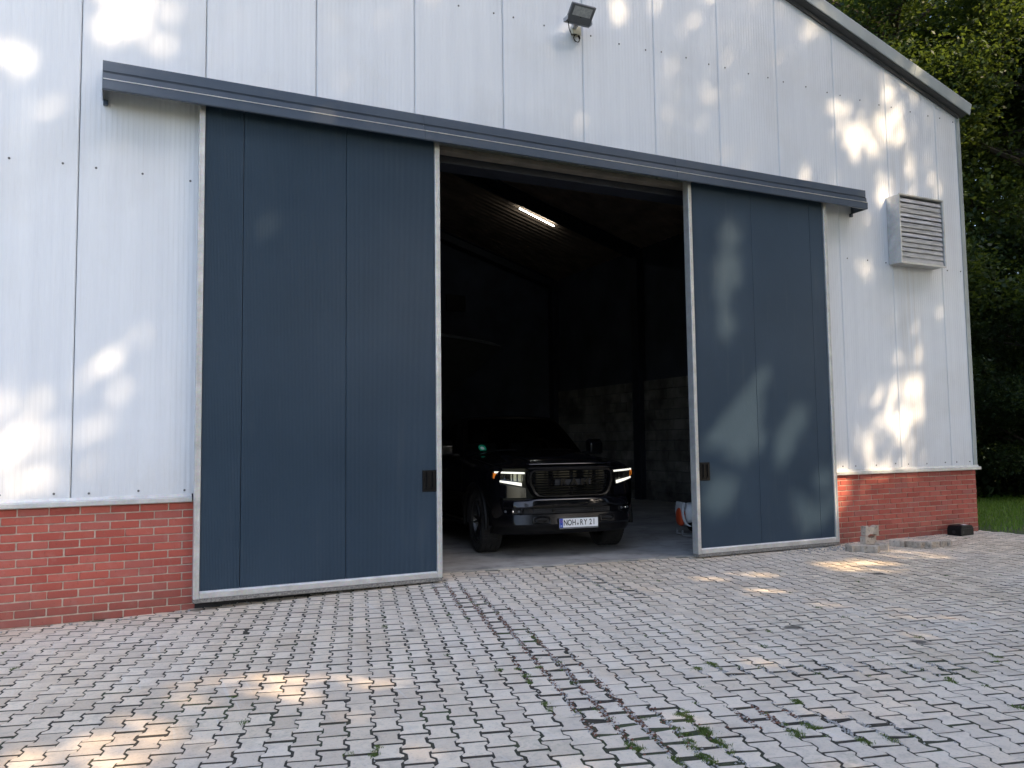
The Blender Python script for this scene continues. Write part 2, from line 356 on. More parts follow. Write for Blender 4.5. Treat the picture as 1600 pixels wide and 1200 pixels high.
# ------------------------------------------------------------------ pavement of double-T stones
AZ = R_(15.2); CA = Vector((math.sin(AZ), math.cos(AZ))); CB = Vector((math.cos(AZ), -math.sin(AZ)))
PL, PW = .2, .14
def stone_outline(g, worn=0.0, rnd=None):
    """double-T outline, g = joint half width"""
    w1, w2 = .0825-g, .0575-g; h = .1-g
    pts = [(-w1, -h), (w1, -h), (w1, -.066), (w2, -.036), (w2, .036), (w1, .066), (w1, h), (-w1, h), (-w1, .066), (-w2, .036), (-w2, -.036), (-w1, -.066)]
    if worn:
        c = []
        for i, (x, y) in enumerate(pts):
            k = 1-worn*(.22 if i in (0, 1, 6, 7) else .09)*rnd.uniform(.3, 1.4)
            c.append((x*k+rnd.uniform(-.004, .004)*worn, y*k+rnd.uniform(-.004, .004)*worn))
        pts = c
    return pts
def stone_geo(g=.0034, worn=0.0, rnd=None, th=.05, bev=.0018):
    o = stone_outline(g, worn, rnd); n = len(o)
    bev *= 1+worn*1.6
    def inset(k):
        r = []
        for i in range(n):
            a, b, c = Vector(o[i-1]), Vector(o[i]), Vector(o[(i+1) % n])
            e1 = (b-a).normalized(); e2 = (c-b).normalized(); n1 = Vector((-e1.y, e1.x)); n2 = Vector((-e2.y, e2.x)); nn = n1+n2
            d = nn/max(nn.dot(n1), .35); r.append((b.x+d.x*k, b.y+d.y*k))
        return r
    i1 = inset(bev); V = [(x, y, -th) for x, y in o]+[(x, y, -bev*.75) for x, y in o]+[(x, y, 0) for x, y in i1]
    if worn:
        V = V[:2*n]+[(x, y, z-rnd.uniform(0, .003)*worn) for x, y, z in V[2*n:]]
    F = [(i, (i+1) % n, n+(i+1) % n, n+i) for i in range(n)]+[(n+i, n+(i+1) % n, 2*n+(i+1) % n, 2*n+i) for i in range(n)]+[tuple(range(2*n, 3*n))]
    return V, F
srnd = random.Random(3)
VAR = [stone_geo(.0031+.0004*k, .12*k, srnd) for k in range(5)]+[stone_geo(.0055, 1.1, srnd) for k in range(5)]+[stone_geo(.005, .6, srnd) for k in range(4)]
VMESH = []
for i, (V, F) in enumerate(VAR):
    b = MB(); b.add(V, F); me = b.mesh('paving_stone'); me.materials.append(M['paver']); VMESH.append(me)
WORN = [((2.75, -3.4), (2.45, -4.8), .27), ((2.6, -4.75), (2.58, -5.45), .27), ((3.2, -5.05), (3.6, -5.55), .26), ((3.15, -.3), (3.0, -1.9), .24), ((2.95, -1.7), (2.8, -3.3), .16), ((4.7, -.5), (4.6, -1.8), .2), ((3.5, -4.2), (4.9, -4.9), .18)]
def wear(x, y):
    w = 0
    for a, b, r in WORN:
        a = Vector(a); b = Vector(b); p = Vector((x, y)); t = max(0, min(1, (p-a).dot(b-a)/(b-a).length_squared))
        w = max(w, 1-(p-a-(b-a)*t).length/r)
    return max(0, w)
def in_lawn(x, y): return x > 12.46 and y > -.72+.12*math.sin(x*3)
stones = []
for j in range(-70, 150):
    for i in range(-60, 60):
        a = i*PL+(PL/2 if j % 2 else 0); b = j*PW
        p = CA*a+CB*b+Vector((3.0, -4.0)); x, y = p
        if not (-4.5 < x < 17.5 and -6.9 < y < .5): continue
        if in_lawn(x, y): continue
        lim = .06
        if 2.2 < x < 7.45: lim = slab_edge(x)+.02
        if y > lim: continue
        if y > .05 and not 2.2 < x < 7.45: continue
        stones.append((x, y))
def view(x, y, z=0):
    d = Vector((x, y, z))-CAM; dz = d.dot(fwd)
    if dz < .2: return None
    return 800+FPX*d.dot(r2)/dz, 600-FPX*d.dot(u2)/dz, dz
near = []
for k, (x, y) in enumerate(stones):
    q = view(x, y)
    if q and -10 < q[0] < 1610 and q[1] < 1215: near.append((q[2], k))
near.sort(); near = set(k for _, k in near[:296])
pav_bm = MB(); pb = pav_bm
pb.grid([[(x, y, gz(x)-.0042) for x in [-4.6+.3*i for i in range(75)]] for y in (-7.0, -5, -3, -1.5, -.72)])
pb.grid([[(x, y, gz(x)-.0042) for x in [-4.6+.3*i for i in range(57)]+[12.44]] for y in (-.72, -.3, .06)])
pb.grid([[(x, y, gz(x)-.0042) for x in (2.2, 3.2, 4.2, 5.2, 6.2, 7.45)] for y in (.06, .3, .5)])
pavement = tag(pb.build('pavement', M['soil'], fix=False), 'grey interlocking concrete paving of the yard', kind='structure')
FV = []; FF = {4: [], 12: []}; base = 0
for k, (x, y) in enumerate(stones):
    w = wear(x, y); r = srnd.random()
    if w > .12+.5*r*.6: v = 5+srnd.randrange(5) if w > .38+.3*r else 10+srnd.randrange(4)
    else: v = srnd.randrange(5) if r > .03 else 10+srnd.randrange(4)
    j = .0016+.008*w; dx, dy = srnd.gauss(0, j), srnd.gauss(0, j); rz = -AZ+srnd.gauss(0, .010+.07*w)+(math.pi if srnd.random() < .5 else 0)
    z = gz(x)+srnd.gauss(0, .0008)+.0015*w; tx, ty = srnd.gauss(0, .004+.012*w), srnd.gauss(0, .004+.012*w)
    if k in near:
        inst('paving_stone', VMESH[v], pavement, (x+dx, y+dy, z), (tx, ty, rz))
    else:
        V, F = VAR[v]; V = np.array(V); c, s = math.cos(rz), math.sin(rz)
        Z = z+V[:, 2]+tx*V[:, 1]-ty*V[:, 0]
        FV.append(np.stack([x+dx+V[:, 0]*c-V[:, 1]*s, y+dy+V[:, 0]*s+V[:, 1]*c, Z], 1))
        n0 = len(V)
        for f in F: FF[len(f)].append([q+base for q in f])
        base += n0
me = bpy.data.meshes.new('paving_field')
V = np.concatenate(FV).astype(np.float32); loops = np.concatenate([np.array(FF[4]).ravel(), np.array(FF[12]).ravel()]).astype(np.int32)
tot = np.concatenate([np.full(len(FF[4]), 4), np.full(len(FF[12]), 12)]).astype(np.int32)
me.vertices.add(len(V)); me.vertices.foreach_set('co', V.ravel()); me.loops.add(len(loops)); me.loops.foreach_set('vertex_index', loops)
me.polygons.add(len(tot)); me.polygons.foreach_set('loop_start', np.concatenate([[0], np.cumsum(tot)[:-1]]).astype(np.int32)); me.polygons.foreach_set('loop_total', tot)
me.update(calc_edges=True); me.materials.append(M['paver'])
tag(inst('paving_field', me, pavement), kind='stuff')

# moss, grit and litter in the joints
def blades(name, spots, mat, h=(.006, .015), wid=.003, per=60, spread=.020, parent=None):
    V = []; F = []
    for (x, y, s) in spots:
        for _ in range(int(per*s)):
            px, py = x+srnd.gauss(0, spread*s), y+srnd.gauss(0, spread*s); an = srnd.uniform(0, 6.28); hh = srnd.uniform(*h)*(.6+.5*s); ln = srnd.uniform(-.6, .6)*hh
            dx, dy = math.cos(an)*wid, math.sin(an)*wid; z = gz(px)-.005; b = len(V)
            V += [(px-dx, py-dy, z), (px+dx, py+dy, z), (px+dx*.6+ln*dy/wid, py+dy*.6-ln*dx/wid, z+hh*.7), (px+1.5*ln*dy/wid, py-1.5*ln*dx/wid, z+hh)]
            F.append((b, b+1, b+2, b+3))
    me = fast_mesh(name, V, F, 4); me.materials.append(mat)
    return me
def joint_snap(x, y):
    """nearest point on a wavy joint line"""
    d = Vector((x, y))-Vector((3.0, -4.0)); b = round(d.dot(CB)/PW-.5)+.5; a = d.dot(CA)
    p = CA*a+CB*(b*PW)+Vector((3.0, -4.0)); return p.x+srnd.gauss(0, .012), p.y+srnd.gauss(0, .012)
sp = []
for _ in range(3000):
    x, y = srnd.uniform(-1, 13), srnd.uniform(-6.3, -.2); w = wear(x, y)
    if srnd.random() < .02+.40*min(w*1.6, 1)+(.03 if x > 3 and y < -3 else 0):
        sp.append((*joint_snap(x, y), srnd.uniform(.35, 1.0)))
mo = tag(inst('moss', blades('moss', sp, M['moss'])), 'small tufts of moss and grass growing in the paving joints', 'moss', kind='stuff')
TU = [(2.80,-4.82),(2.78,-4.93),(2.69,-5.10),(2.77,-5.08),(2.69,-5.25),(3.62,-4.10),(3.53,-4.11),(2.44,-5.34),(2.52,-5.34),(2.68,-5.38),(3.57,-4.96),(3.27,-5.30),(3.27,-5.35),(3.43,-5.59),(3.49,-5.57),(2.65,-5.02),(2.27,-4.36),(2.45,-3.80),(2.49,-3.57),(1.18,-4.42),(5.39,-4.89),(4.53,-5.61),(4.58,-5.04),(2.32,-5.05)]
tf = [(*joint_snap(x+srnd.gauss(0, .05), y+srnd.gauss(0, .05)), srnd.uniform(.45, 1.0)) for x, y in TU for _ in range(4)]
tag(inst('weeds', blades('weeds', tf, M['weed'], (.006, .017), .0028, 110, .017)), 'green weed tufts in the broken joints of the foreground paving', 'weeds', kind='stuff')
def chips(name, n, mat, label, cat, rr, zone):
    V = []; F = []
    while n > 0:
        x, y = zone(); s = srnd.uniform(*rr); z = gz(x)-.004+s*.4; b = len(V); an = srnd.uniform(0, 6.28)
        for (u, v, w) in ((1, 0, 0), (0, 1, 0), (-1, 0, 0), (0, -1, 0), (0, 0, .7), (0, 0, -.7)):
            k = s*srnd.uniform(.6, 1.2); V.append((x+(u*math.cos(an)-v*math.sin(an))*k, y+(u*math.sin(an)+v*math.cos(an))*k, z+w*k))
        F += [(b, b+1, b+4), (b+1, b+2, b+4), (b+2, b+3, b+4), (b+3, b, b+4), (b+1, b, b+5), (b+2, b+1, b+5), (b+3, b+2, b+5), (b, b+3, b+5)]; n -= 1
    me = fast_mesh(name, V, F, 3); me.materials.append(mat); return tag(inst(name, me), label, cat, kind='stuff')
def wz():
    while True:
        x, y = srnd.uniform(-.5, 8), srnd.uniform(-6, 0)
        if srnd.random() < wear(x, y)**1.3*1.6+.004: return joint_snap(x, y)
chips('gravel', 3400, M['chip'], 'pale concrete grit lying in the broken paving joints', 'gravel', (.003, .011), wz)
def lz():
    while True:
        x, y = srnd.uniform(1.9, 3.4), srnd.uniform(-5.2, -.4)
        if srnd.random() < wear(x, y): return joint_snap(x, y)
chips('leaf_litter', 1500, M['litter'], 'reddish brown litter in the broken paving joints', 'litter', (.004, .012), lz)
def nz():
    if srnd.random() < .5: return srnd.gauss(8.75, .35), srnd.uniform(-.55, -.1)
    return srnd.uniform(-1, 12.2), -abs(srnd.gauss(0, .09))-.01
chips('rubble', 420, M['chip'], 'crumbs of mortar and stone along the foot of the wall', 'rubble', (.004, .02), nz)

# ------------------------------------------------------------------ warehouse
XL, XR, RIDGE, SL = -2.55, 12.34, 4.9, .318
EAVE = 6.77
def ztop(x): return EAVE+(XR-x)*SL if x >= RIDGE else EAVE+(XR-RIDGE)*SL-(RIDGE-x)*SL
wh = tag(empty('warehouse', (0, 0, 0)), 'white panelled warehouse with red brick base and gabled roof', 'building')
SEAM = [-2.55, -1.46, -.345, .77, 1.88, 2.99, 4.10, 5.21, 6.30, 7.37, 8.43, 9.55, 10.65, 11.78, 12.335]
HOLE = (1.88, 7.37, 4.86)
def cladding(x0, x1, z0, y=0.0):
    p = MB(); pr = [(x0+.003, y+.05), (x0+.003, y+.012), (x0+.012, y)]
    n = max(1, int(round((x1-x0-.04)/.047))); w = (x1-x0-.04)/n
    for i in range(n):
        a = x0+.02+i*w; pr += [(a, y), (a+w*.42, y), (a+w*.47, y+.0016), (a+w*.95, y+.0016)]
    pr += [(x1-.02, y), (x1-.012, y), (x1-.003, y+.012), (x1-.003, y+.05)]
    V = [(a, b, z0) for a, b in pr]+[(a, b, ztop(a)-.02) for a, b in pr]; k = len(pr)
    return p.add(V, [(i, i+1, k+i+1, k+i) for i in range(k-1)])
screw_me = MB().lathe([(.0, -.006), (.008, -.006), (.011, -.002), (.011, .004), (.0, .004)], 8, closed=False).mesh('screw')
screw_me.transform(Matrix.Rotation(math.pi/2, 4, 'Z')); screw_me.materials.append(M['screw'])
for a, b in zip(SEAM[:-1], SEAM[1:]):
    z0 = HOLE[2] if (a >= HOLE[0]-.01 and b <= HOLE[1]+.01) else 1.03
    if a >= RIDGE or b <= RIDGE: pm = cladding(a, b, z0)
    else: pm = cladding(a, b, z0)
    po = pm.build('wall_panel', M['clad'], wh, fix=False)
    for z in (1.075, 4.13, 6.60):
        if z < z0 or z > ztop(b)-.1 or (z == 4.13 and .7 < a < 8.6): continue
        sx = [a+.14, (a+b)/2, b-.14] if b-a > .9 else [a+.12, b-.12]
        for x in sx: inst('screw', screw_me, po, (x+srnd.gauss(0, .012), -.001, z+srnd.gauss(0, .006)), (srnd.gauss(0, .1), 0, 0))
# backing behind the joints and over the gate (closes the shell)
bk = MB()
bk.box(XL, HOLE[0], .052, .1, 1.0, 6.7); bk.box(HOLE[1], XR-.02, .052, .1, 1.0, 6.7); bk.box(HOLE[0], HOLE[1], .052, .1, HOLE[2], 6.7)
bk.prism([(XL, 6.7), (XR-.02, 6.7), (RIDGE, ztop(RIDGE)-.08)], 'y', .052, .1)
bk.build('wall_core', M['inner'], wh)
# base rails (flashing)
for nm, x0, x1 in (('l', XL, .69), ('r', 9.13, 12.40)):
    b = MB(); b.prism([(-.055, .958), (-.05, .953), (.06, .953), (.06, 1.03), (-.004, 1.03), (-.012, 1.004), (-.05, 1.0), (-.055, .996)], 'x', x0, x1)
    b.build('base_rail', M['galv'], wh, bevel=.0015)
# corner trim
b = MB(); b.prism([(12.285, -.012), (12.375, -.012), (12.375, .14), (12.36, .14), (12.36, .004), (12.285, .004)], 'z', 1.03, 6.755); b.build('corner_trim', M['fascia'], wh)
b = MB(); b.box(12.38, 12.384, -.02, .16, 5.0, 5.005); b.build('trim_joint', M['soffit'], wh)
# side and back walls, seen only from inside
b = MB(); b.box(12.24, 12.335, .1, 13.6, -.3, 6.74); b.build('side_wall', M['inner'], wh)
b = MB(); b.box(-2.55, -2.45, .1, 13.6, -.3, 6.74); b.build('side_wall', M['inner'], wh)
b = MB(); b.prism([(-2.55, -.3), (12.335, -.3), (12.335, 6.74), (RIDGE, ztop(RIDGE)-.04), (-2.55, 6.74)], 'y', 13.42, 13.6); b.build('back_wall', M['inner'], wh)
# roof with verge
for s in (1, -1):
    xe = RIDGE+s*(XR-RIDGE+.12); ze = ztop(RIDGE)-(XR-RIDGE+.12)*SL; zr = ztop(RIDGE)
    b = MB(); b.prism([(RIDGE, zr+.02), (xe, ze+.02), (xe, ze+.17), (RIDGE, zr+.17)][::s], 'y', -.09, 13.7); b.build('roof_slab', M['roof'], wh)
    # verge: profile in (y, h) swept along the slope
    d = Vector((s*1.0, 0, -SL)).normalized(); nn = Vector((s*SL, 0, 1)).normalized(); L = (XR-RIDGE+.12)*math.sqrt(1+SL*SL)
    def verge(prof, name, mat, l0, l1, jn=0):
        V = []
        for t in (l0, l1):
            for (y, h) in prof: q = Vector((RIDGE, y, zr))+d*t+nn*h; V.append(q)
        k = len(prof); mm = MB(); mm.add(V, [tuple(range(k)), tuple(range(2*k-1, k-1, -1))]+[(i, (i+1) % k, k+(i+1) % k, k+i) for i in range(k)])
        return mm.build(name, mat, wh, bevel=.002)
    cuts = [0, 1.9, 4.2, 6.6, L+.04] if s == 1 else [0, 3, L]
    for a_, b_ in zip(cuts[:-1], cuts[1:]):
        verge([(-.112, -.005), (-.12, .005), (-.12, .19), (-.112, .205), (-.05, .213), (-.05, .205), (-.105, .195), (-.108, .18), (-.108, .01)], 'verge_fascia', M['fascia'], a_+.002, b_-.002)
    verge([(-.107, -.012), (-.002, -.05), (-.002, .0), (-.107, .004)], 'verge_soffit', M['soffit'], .02, L-.02)
    verge([(-.035, -.10), (-.003, -.10), (-.003, -.05), (-.035, -.05)], 'verge_angle', M['soffit'], .05, L-.10)
# ceiling boards (corrugated underside), rafters, columns
CZ = lambda x: 6.43+(12.1-abs(x-RIDGE)-RIDGE)*SL
for s in (1, -1):
    b = MB(); rows = []
    for k in range(0, 134*2+1):
        y = .12+k*.05; o = .02 if (k//2) % 2 else 0
        rows.append([(RIDGE+s*t, y, CZ(RIDGE+s*t)-o) for t in (0, 7.4)])
    b.grid(rows); b.build('roof_boarding', M['ceil'], wh, fix=False)
for y in (4.4, 8.75, 13.2):
    for s in (1, -1):
        b = MB(); V = []
        for (yy, h) in ((-.13, -.30), (.13, -.30), (.13, -.28), (.012, -.28), (.012, -.05), (.13, -.05), (.13, -.03), (-.13, -.03), (-.13, -.05), (-.012, -.05), (-.012, -.28), (-.13, -.28)):
            V.append((yy, h))
        W = [(RIDGE, y+a, CZ(RIDGE)+h) for a, h in V]+[(RIDGE+s*7.15, y+a, CZ(RIDGE+s*7.15)+h) for a, h in V]
        b.add(W, [tuple(range(12)), tuple(range(23, 11, -1))]+[(i, (i+1) % 12, 12+(i+1) % 12, 12+i) for i in range(12)])
        b.build('rafter', M['rafter'], wh)
        b = MB(); b.box(RIDGE+s*7.13-.12, RIDGE+s*7.13+.12, y-.15, y+.15, -.02, CZ(RIDGE+s*7.13)-.1); b.build('column', M['rafter'], wh, bevel=.004)
# block wall inside, right
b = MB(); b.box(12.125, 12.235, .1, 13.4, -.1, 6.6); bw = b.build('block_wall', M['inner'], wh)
bmh = MB().box(-.05, .05, -.245, .245, -.12, .12).mesh('concrete_block', bevel=.008); bmh.materials.append(M['block'])
for r in range(12):
    for k in range(15):
        y = 5.9+k*.502+(.25 if r % 2 else 0)
        if y < 13.2: inst('concrete_block', bmh, bw, (12.105+srnd.gauss(0, .004), y, .1+r*.251), (0, 0, srnd.gauss(0, .006)))
# lintel over the gate
b = MB(); b.box(1.9, 7.35, -.05, .09, 4.80, 4.858); b.build('lintel', M['lintel'], wh, bevel=.006)
b = MB(); b.box(1.9, 7.35, .105, .42, 4.72, 4.90); b.build('lintel_beam', M['rafter'], wh, bevel=.006)
b = MB(); b.box(HOLE[0]-.3, HOLE[0]+.02, .02, .3, -.05, 4.8); b.build('jamb', M['inner'], wh)
b = MB(); b.box(HOLE[1]-.02, HOLE[1]+.3, .02, .3, -.05, 4.8); b.build('jamb', M['inner'], wh)
# interior floor
fb = MB(); fb.add([(1.85, slab_edge(1.85), .004), (7.42, slab_edge(7.42), .004), (12.2, .12, .004), (12.2, 13.5, .004), (-2.5, 13.5, .004), (-2.5, .12, .004), (1.85, slab_edge(1.85), -.06), (7.42, slab_edge(7.42), -.06)], [(0, 1, 2, 3, 4, 5), (0, 6, 7, 1)])
fl = tag(fb.build('concrete_floor', M['slab'], fix=False), kind='structure')
# brick plinth
BL, BH = .25, .0748
brick_me = []
for w in (.24, .115):
    for k in range(3):
        b = MB().box(-w/2, w/2, 0, .06, 0, .0648); me = b.mesh('brick', bevel=.0035+.0012*k); me.materials.append(M['brick']); brick_me.append(me)
def plinth(x0, x1, rows_full, low=None, off=0.0):
    b = MB(); b.box(x0, x1, .012, .2, -.35, .955); core = b.build('brick_plinth', M['mortar'], wh)
    for r in range(15):
        z = .955-(r+1)*BH
        x = x0-(BL/2 if r % 2 else 0)+off
        while x < x1:
            a, e = max(x, x0), min(x+BL-.01, x1)
            if e-a > .03 and not (low and a > low and r < 12):
                me = brick_me[srnd.randrange(3)] if e-a > .15 else brick_me[3+srnd.randrange(3)]; w = .24 if e-a > .15 else .115
                inst('brick', me, core, ((a+e)/2+srnd.gauss(0, .0012), .004+srnd.gauss(0, .0012), z+srnd.gauss(0, .0009)), (srnd.gauss(0, .006), srnd.gauss(0, .003), 0), ((e-a)/w, 1, 1))
            x += BL
    return core
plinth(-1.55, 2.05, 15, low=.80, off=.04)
plinth(9.0, 12.34, 15)
b = MB(); b.box(.73, 2.05, -.006, .011, -.3, .03); b.build('under_door_shade', M['dark'], wh)  # dark strip standing in for the shadow under the left door
b = MB(); b.box(XL, -1.56, .012, .2, -.35, .955); b.build('plinth_end', M['brick'], wh)

# ------------------------------------------------------------------ sliding doors
def ribbed(x0, x1, z0, z1, y, pitch=.0138, dep=.0044):
    n = int((x1-x0-.008)/pitch); w = (x1-x0-.008)/n; pr = [(x0+.0032, y+.03), (x0+.0036, y+.004)]
    for i in range(n):
        a = x0+.004+i*w; pr += [(a, y+dep), (a+w*.22, y), (a+w*.62, y), (a+w*.84, y+dep)]
    pr += [(x1-.0036, y+.004), (x1-.0032, y+.03)]; k = len(pr)
    p = MB(); return p.add([(a, b, z0) for a, b in pr]+[(a, b, z1) for a, b in pr], [(i, i+1, k+i+1, k+i) for i in range(k-1)])
def door(x0, x1, seams, hx, label, handle_side):
    z0, z1, yf = .022, 4.86, -.168
    d = tag(empty('sliding_door', ((x0+x1)/2, -.12, z0)), label, 'door', 'sliding doors of the warehouse gate')
    cx, cy, cz = (x0+x1)/2, -.12, z0
    def add(mb, name, mat, **k):
        mb.v = [(a-cx, b_-cy, c-cz) for a, b_, c in mb.v]; return mb.build(name, mat, d, **k)
    fw = .056
    ed = [x0+fw]+seams+[x1-fw]
    for a, b_ in zip(ed[:-1], ed[1:]): add(ribbed(a, b_, z0+.07, z1-.004, yf+.018), 'door_panel', M['door'], fix=False)
    add(MB().box(x0+.01, x1-.01, yf+.05, -.075, z0+.02, z1-.01), 'door_core', M['dark'])
    for a, b_ in ((x0, x0+fw), (x1-fw, x1)):
        m_ = MB(); m_.box(a, b_, yf-.004, -.062, z0+.02, z1); add(m_, 'frame_stile', M['galv'], bevel=.004)
        m_ = MB(); lo = b_-.016 if a > x0+.1 else a; m_.box(lo, lo+.016, yf-.010, yf+.0, z0+.02, z1-.002); add(m_, 'frame_edge', M['galv'], bevel=.002)
    m_ = MB(); m_.prism([(yf-.006, z0+.022), (yf-.006, z0+.075), (yf+.012, z0+.09), (-.064, z0+.09), (-.064, z0+.022)], 'x', x0+fw+.001, x1-fw-.001); add(m_, 'frame_rail', M['galv'], bevel=.003)
    m_ = MB(); m_.box(x0+.002, x1-.002, yf-.009, -.07, z0-.018, z0+.02); add(m_, 'brush_seal', M['brush'], bevel=.003)
    # recessed pull
    h0, h1 = hx; zl, zh = .965, 1.195
    m_ = MB(); m_.box(h0, h1, yf+.005, yf+.022, zl, zh); pl = add(m_, 'handle_plate', M['black'], bevel=.003)
    for k in (0, 1):
        c = h0+(h1-h0)*(.3+.42*k)
        m_ = MB(); m_.box(c-.004, c+.004, yf-.012, yf+.008, zl+.03, zh-.02); m_.box(c-.022, c+.006, yf-.006, yf+.008, zl+.028, zl+.045); m_.v = [(a-cx, b_-cy, e-cz) for a, b_, e in m_.v]; m_.build('handle_grip', M['black'], pl, bevel=.002)
    return d
door(.70, 3.215, [1.125, 2.167], (3.0, 3.158), 'slate blue ribbed sliding door beside the red brick with shaded face', 1)
door(6.66, 9.115, [7.73, 8.80], (6.735, 6.893), 'slate blue sliding door dappled with sun between pickup and louvre vent', -1)
# track cover
tc = tag(empty('door_track_cover', (4.8, 0, 4.8)), 'long slate grey sheet metal cover over the sliding door track', 'track cover')
pr = [(0.0, 5.105), (-.262, 5.088), (-.268, 5.082), (-.270, 4.988), (-.258, 4.981), (-.258, 4.966), (-.284, 4.958), (-.288, 4.902), (-.300, 4.893), (-.303, 4.806), (-.297, 4.798), (-.275, 4.798)]
inn = [(y+.008 if y < -.01 else y, z-.01 if z > 4.81 else z+.003) for y, z in pr][::-1]
cx0 = -.155
for a, b_ in ((-.155, 3.0), (3.0, 6.4), (6.4, 9.81)):
    m_ = MB(); pl = pr+inn; k = len(pl); V = [(a+.0012-4.8, y, z-4.8) for y, z in pl]+[(b_-.0012-4.8, y, z-4.8) for y, z in pl]; h = len(pr)
    F = [(i, (i+1) % k, k+(i+1) % k, k+i) for i in range(k)]
    F += [(i, i+1, k-2-i, k-1-i) for i in range(h-1)]+[(k+i+1, k+i, k+k-1-i, k+k-2-i) for i in range(h-1)]
    m_.add(V, F); m_.build('cover_sheet', M['cover'], tc)
for a, b_ in ((-.155, 3.0), (3.0, 6.4), (6.4, 9.81)):  # pale strip added for the bright highlight along the cover's step
    m_ = MB(); m_.box(a+.003-4.8, b_-.003-4.8, -.3055, -.2985, .0945, .1015); m_.build('cover_highlight', M['galv'], tc)
for x, s in ((-.158, 1), (9.813, -1)):
    m_ = MB(); m_.prism([(0, 4.80), (-.30, 4.80), (-.303, 4.893), (-.288, 4.905), (-.284, 4.958), (-.27, 4.98), (-.27, 5.086), (0, 5.103)], 'x', x-4.8, x-4.8+.004*s)
    m_.v = [(a, b_, c-4.8) for a, b_, c in m_.v]; m_.build('end_cap', M['cover'], tc)
    m_ = MB(); m_.box(x-4.8+.006*s, x-4.8+.05*s, -.04, -.004, -.05, .0); m_.build('wall_bracket', M['cover'], tc, bevel=.003)
m_ = MB(); m_.box(-.1-4.8, 9.75-4.8, -.15, -.09, .075, .14); m_.build('track_rail', M['galv'], tc, bevel=.003)

# ------------------------------------------------------------------ wall fittings
fl_ = tag(empty('floodlight', (5.05, 0, 6.62)), 'grey LED floodlight tilted downward high on the white wall', 'floodlight')
tilt = math.atan2(.18, .155); T = Matrix.Translation((0, -.24, .085)) @ Matrix.Rotation(tilt, 4, 'X')
def fadd(mb, name, mat, **k):
    mb.v = [tuple(T @ Vector(p)) for p in mb.v]; return mb.build(name, mat, fl_, **k)
fadd(MB().box(-.165, .165, -.022, .022, -.115, .115), 'housing', M['lampgrey'], bevel=.005)
fadd(MB().box(-.125, .125, -.026, -.021, -.02, .09), 'diffuser', M['lampface'], bevel=.001)
fadd(MB().box(-.005, .005, -.029, -.021, -.032, -.022), 'sensor', M['black'])
for k in range(9): fadd(MB().box(-.12+k*.03-.003, -.12+k*.03+.003, .02, .055, -.10, .08), 'cooling_fin', M['alu'])
m_ = MB(); m_.box(-.18, -.168, -.22, -.13, .0, .05); m_.box(.168, .18, -.22, -.13, .0, .05); m_.box(-.18, .18, -.135, -.12, .0, .05); m_.box(-.03, .03, -.119, -.062, -.02, .04); m_.build('bracket', M['alu'], fl_, bevel=.002)
m_ = MB(); m_.box(-.01, .11, -.06, -.001, -.075, .035); m_.build('junction_box', M['ivory'], fl_, bevel=.006, seg=2)
m_ = MB(); m_.tube([(-.14, -.17, .0), (-.10, -.12, -.06), (-.03, -.06, -.10), (.03, -.05, -.08), (.06, -.05, -.07)], .006, 6); m_.build('cable', M['black'], fl_, smooth=True)
m_ = MB(); m_.tube([(.06+.045*math.cos(t*.5)*(1-.1*(t//12)), -.035-.008*math.sin(t*.9), -.115+.05*math.sin(t*.5)) for t in range(0, 30)], .0055, 6); m_.build('cable_coil', M['black'], fl_, smooth=True)

vent = tag(empty('louvre_vent', (11.06, 0, 4.62)), 'weathered metal louvre vent box on the wall near the corner', 'vent')
m_ = MB()
for (a, b_, c, d) in ((-.49, -.475, -.52, .52), (.475, .49, -.52, .52)): m_.box(a, b_, -.225, -.001, c, d)
m_.box(-.4745, .4745, -.225, -.001, .505, .52); m_.box(-.4745, .4745, -.225, -.001, -.52, -.505)
m_.build('casing', M['galv'], vent, bevel=.003)
m_ = MB(); m_.box(-.47, .47, -.04, -.03, -.5, .5); m_.build('back_plate', M['black'], vent)
for (a, b_, c, d) in ((-.505, .505, .512, .535), (-.505, -.472, -.53, .511), (.478, .505, -.53, .511), (-.471, .477, -.535, -.505)):
    MB().box(a, b_, -.238, -.2255, c, d).build('rim', M['galv'], vent, bevel=.003)
for k in range(13):
    z = -.455+k*.0755; sg = srnd.gauss(0, .003); rows = []
    for t in np.linspace(-.468, .462, 9):
        wv = srnd.gauss(0, .0022)
        rows.append([(t, -.212+wv, z-.040+sg), (t, -.221+wv, z-.037+sg), (t, -.223+wv, z-.030), (t, -.206, z+.026-sg), (t, -.185, z+.036)])
    MB().sheet(rows, (0, .003, -.002)).build('slat', M['alu'], vent, smooth=True)

# ------------------------------------------------------------------ LED tube inside
A_, B_ = Vector((8.99, 9.43, 7.32)), Vector((10.06, 9.51, 6.98)); md = (A_+B_)/2
lt = tag(empty('tube_lamp', md), 'glowing white LED tube under the dark brown ceiling', 'tube lamp')
dv = (B_-A_)
MB().tube([A_-md+dv*.02, B_-md-dv*.02], .012, 10).build('tube', M['led'], lt, smooth=True)
for e in (A_, B_): MB().tube([e-md-(dv*.02 if e is A_ else -dv*.02), e-md+(dv*.02 if e is A_ else -dv*.02)], .018, 10).build('end_cap', M['white'], lt)
nrm = Vector((SL, 0, 1)).normalized()
for t in (.2, .8): 
    q = A_+dv*t-md; MB().tube([q+nrm*.02, q+nrm*.1], .006, 6).build('hanger', M['galv'], lt)
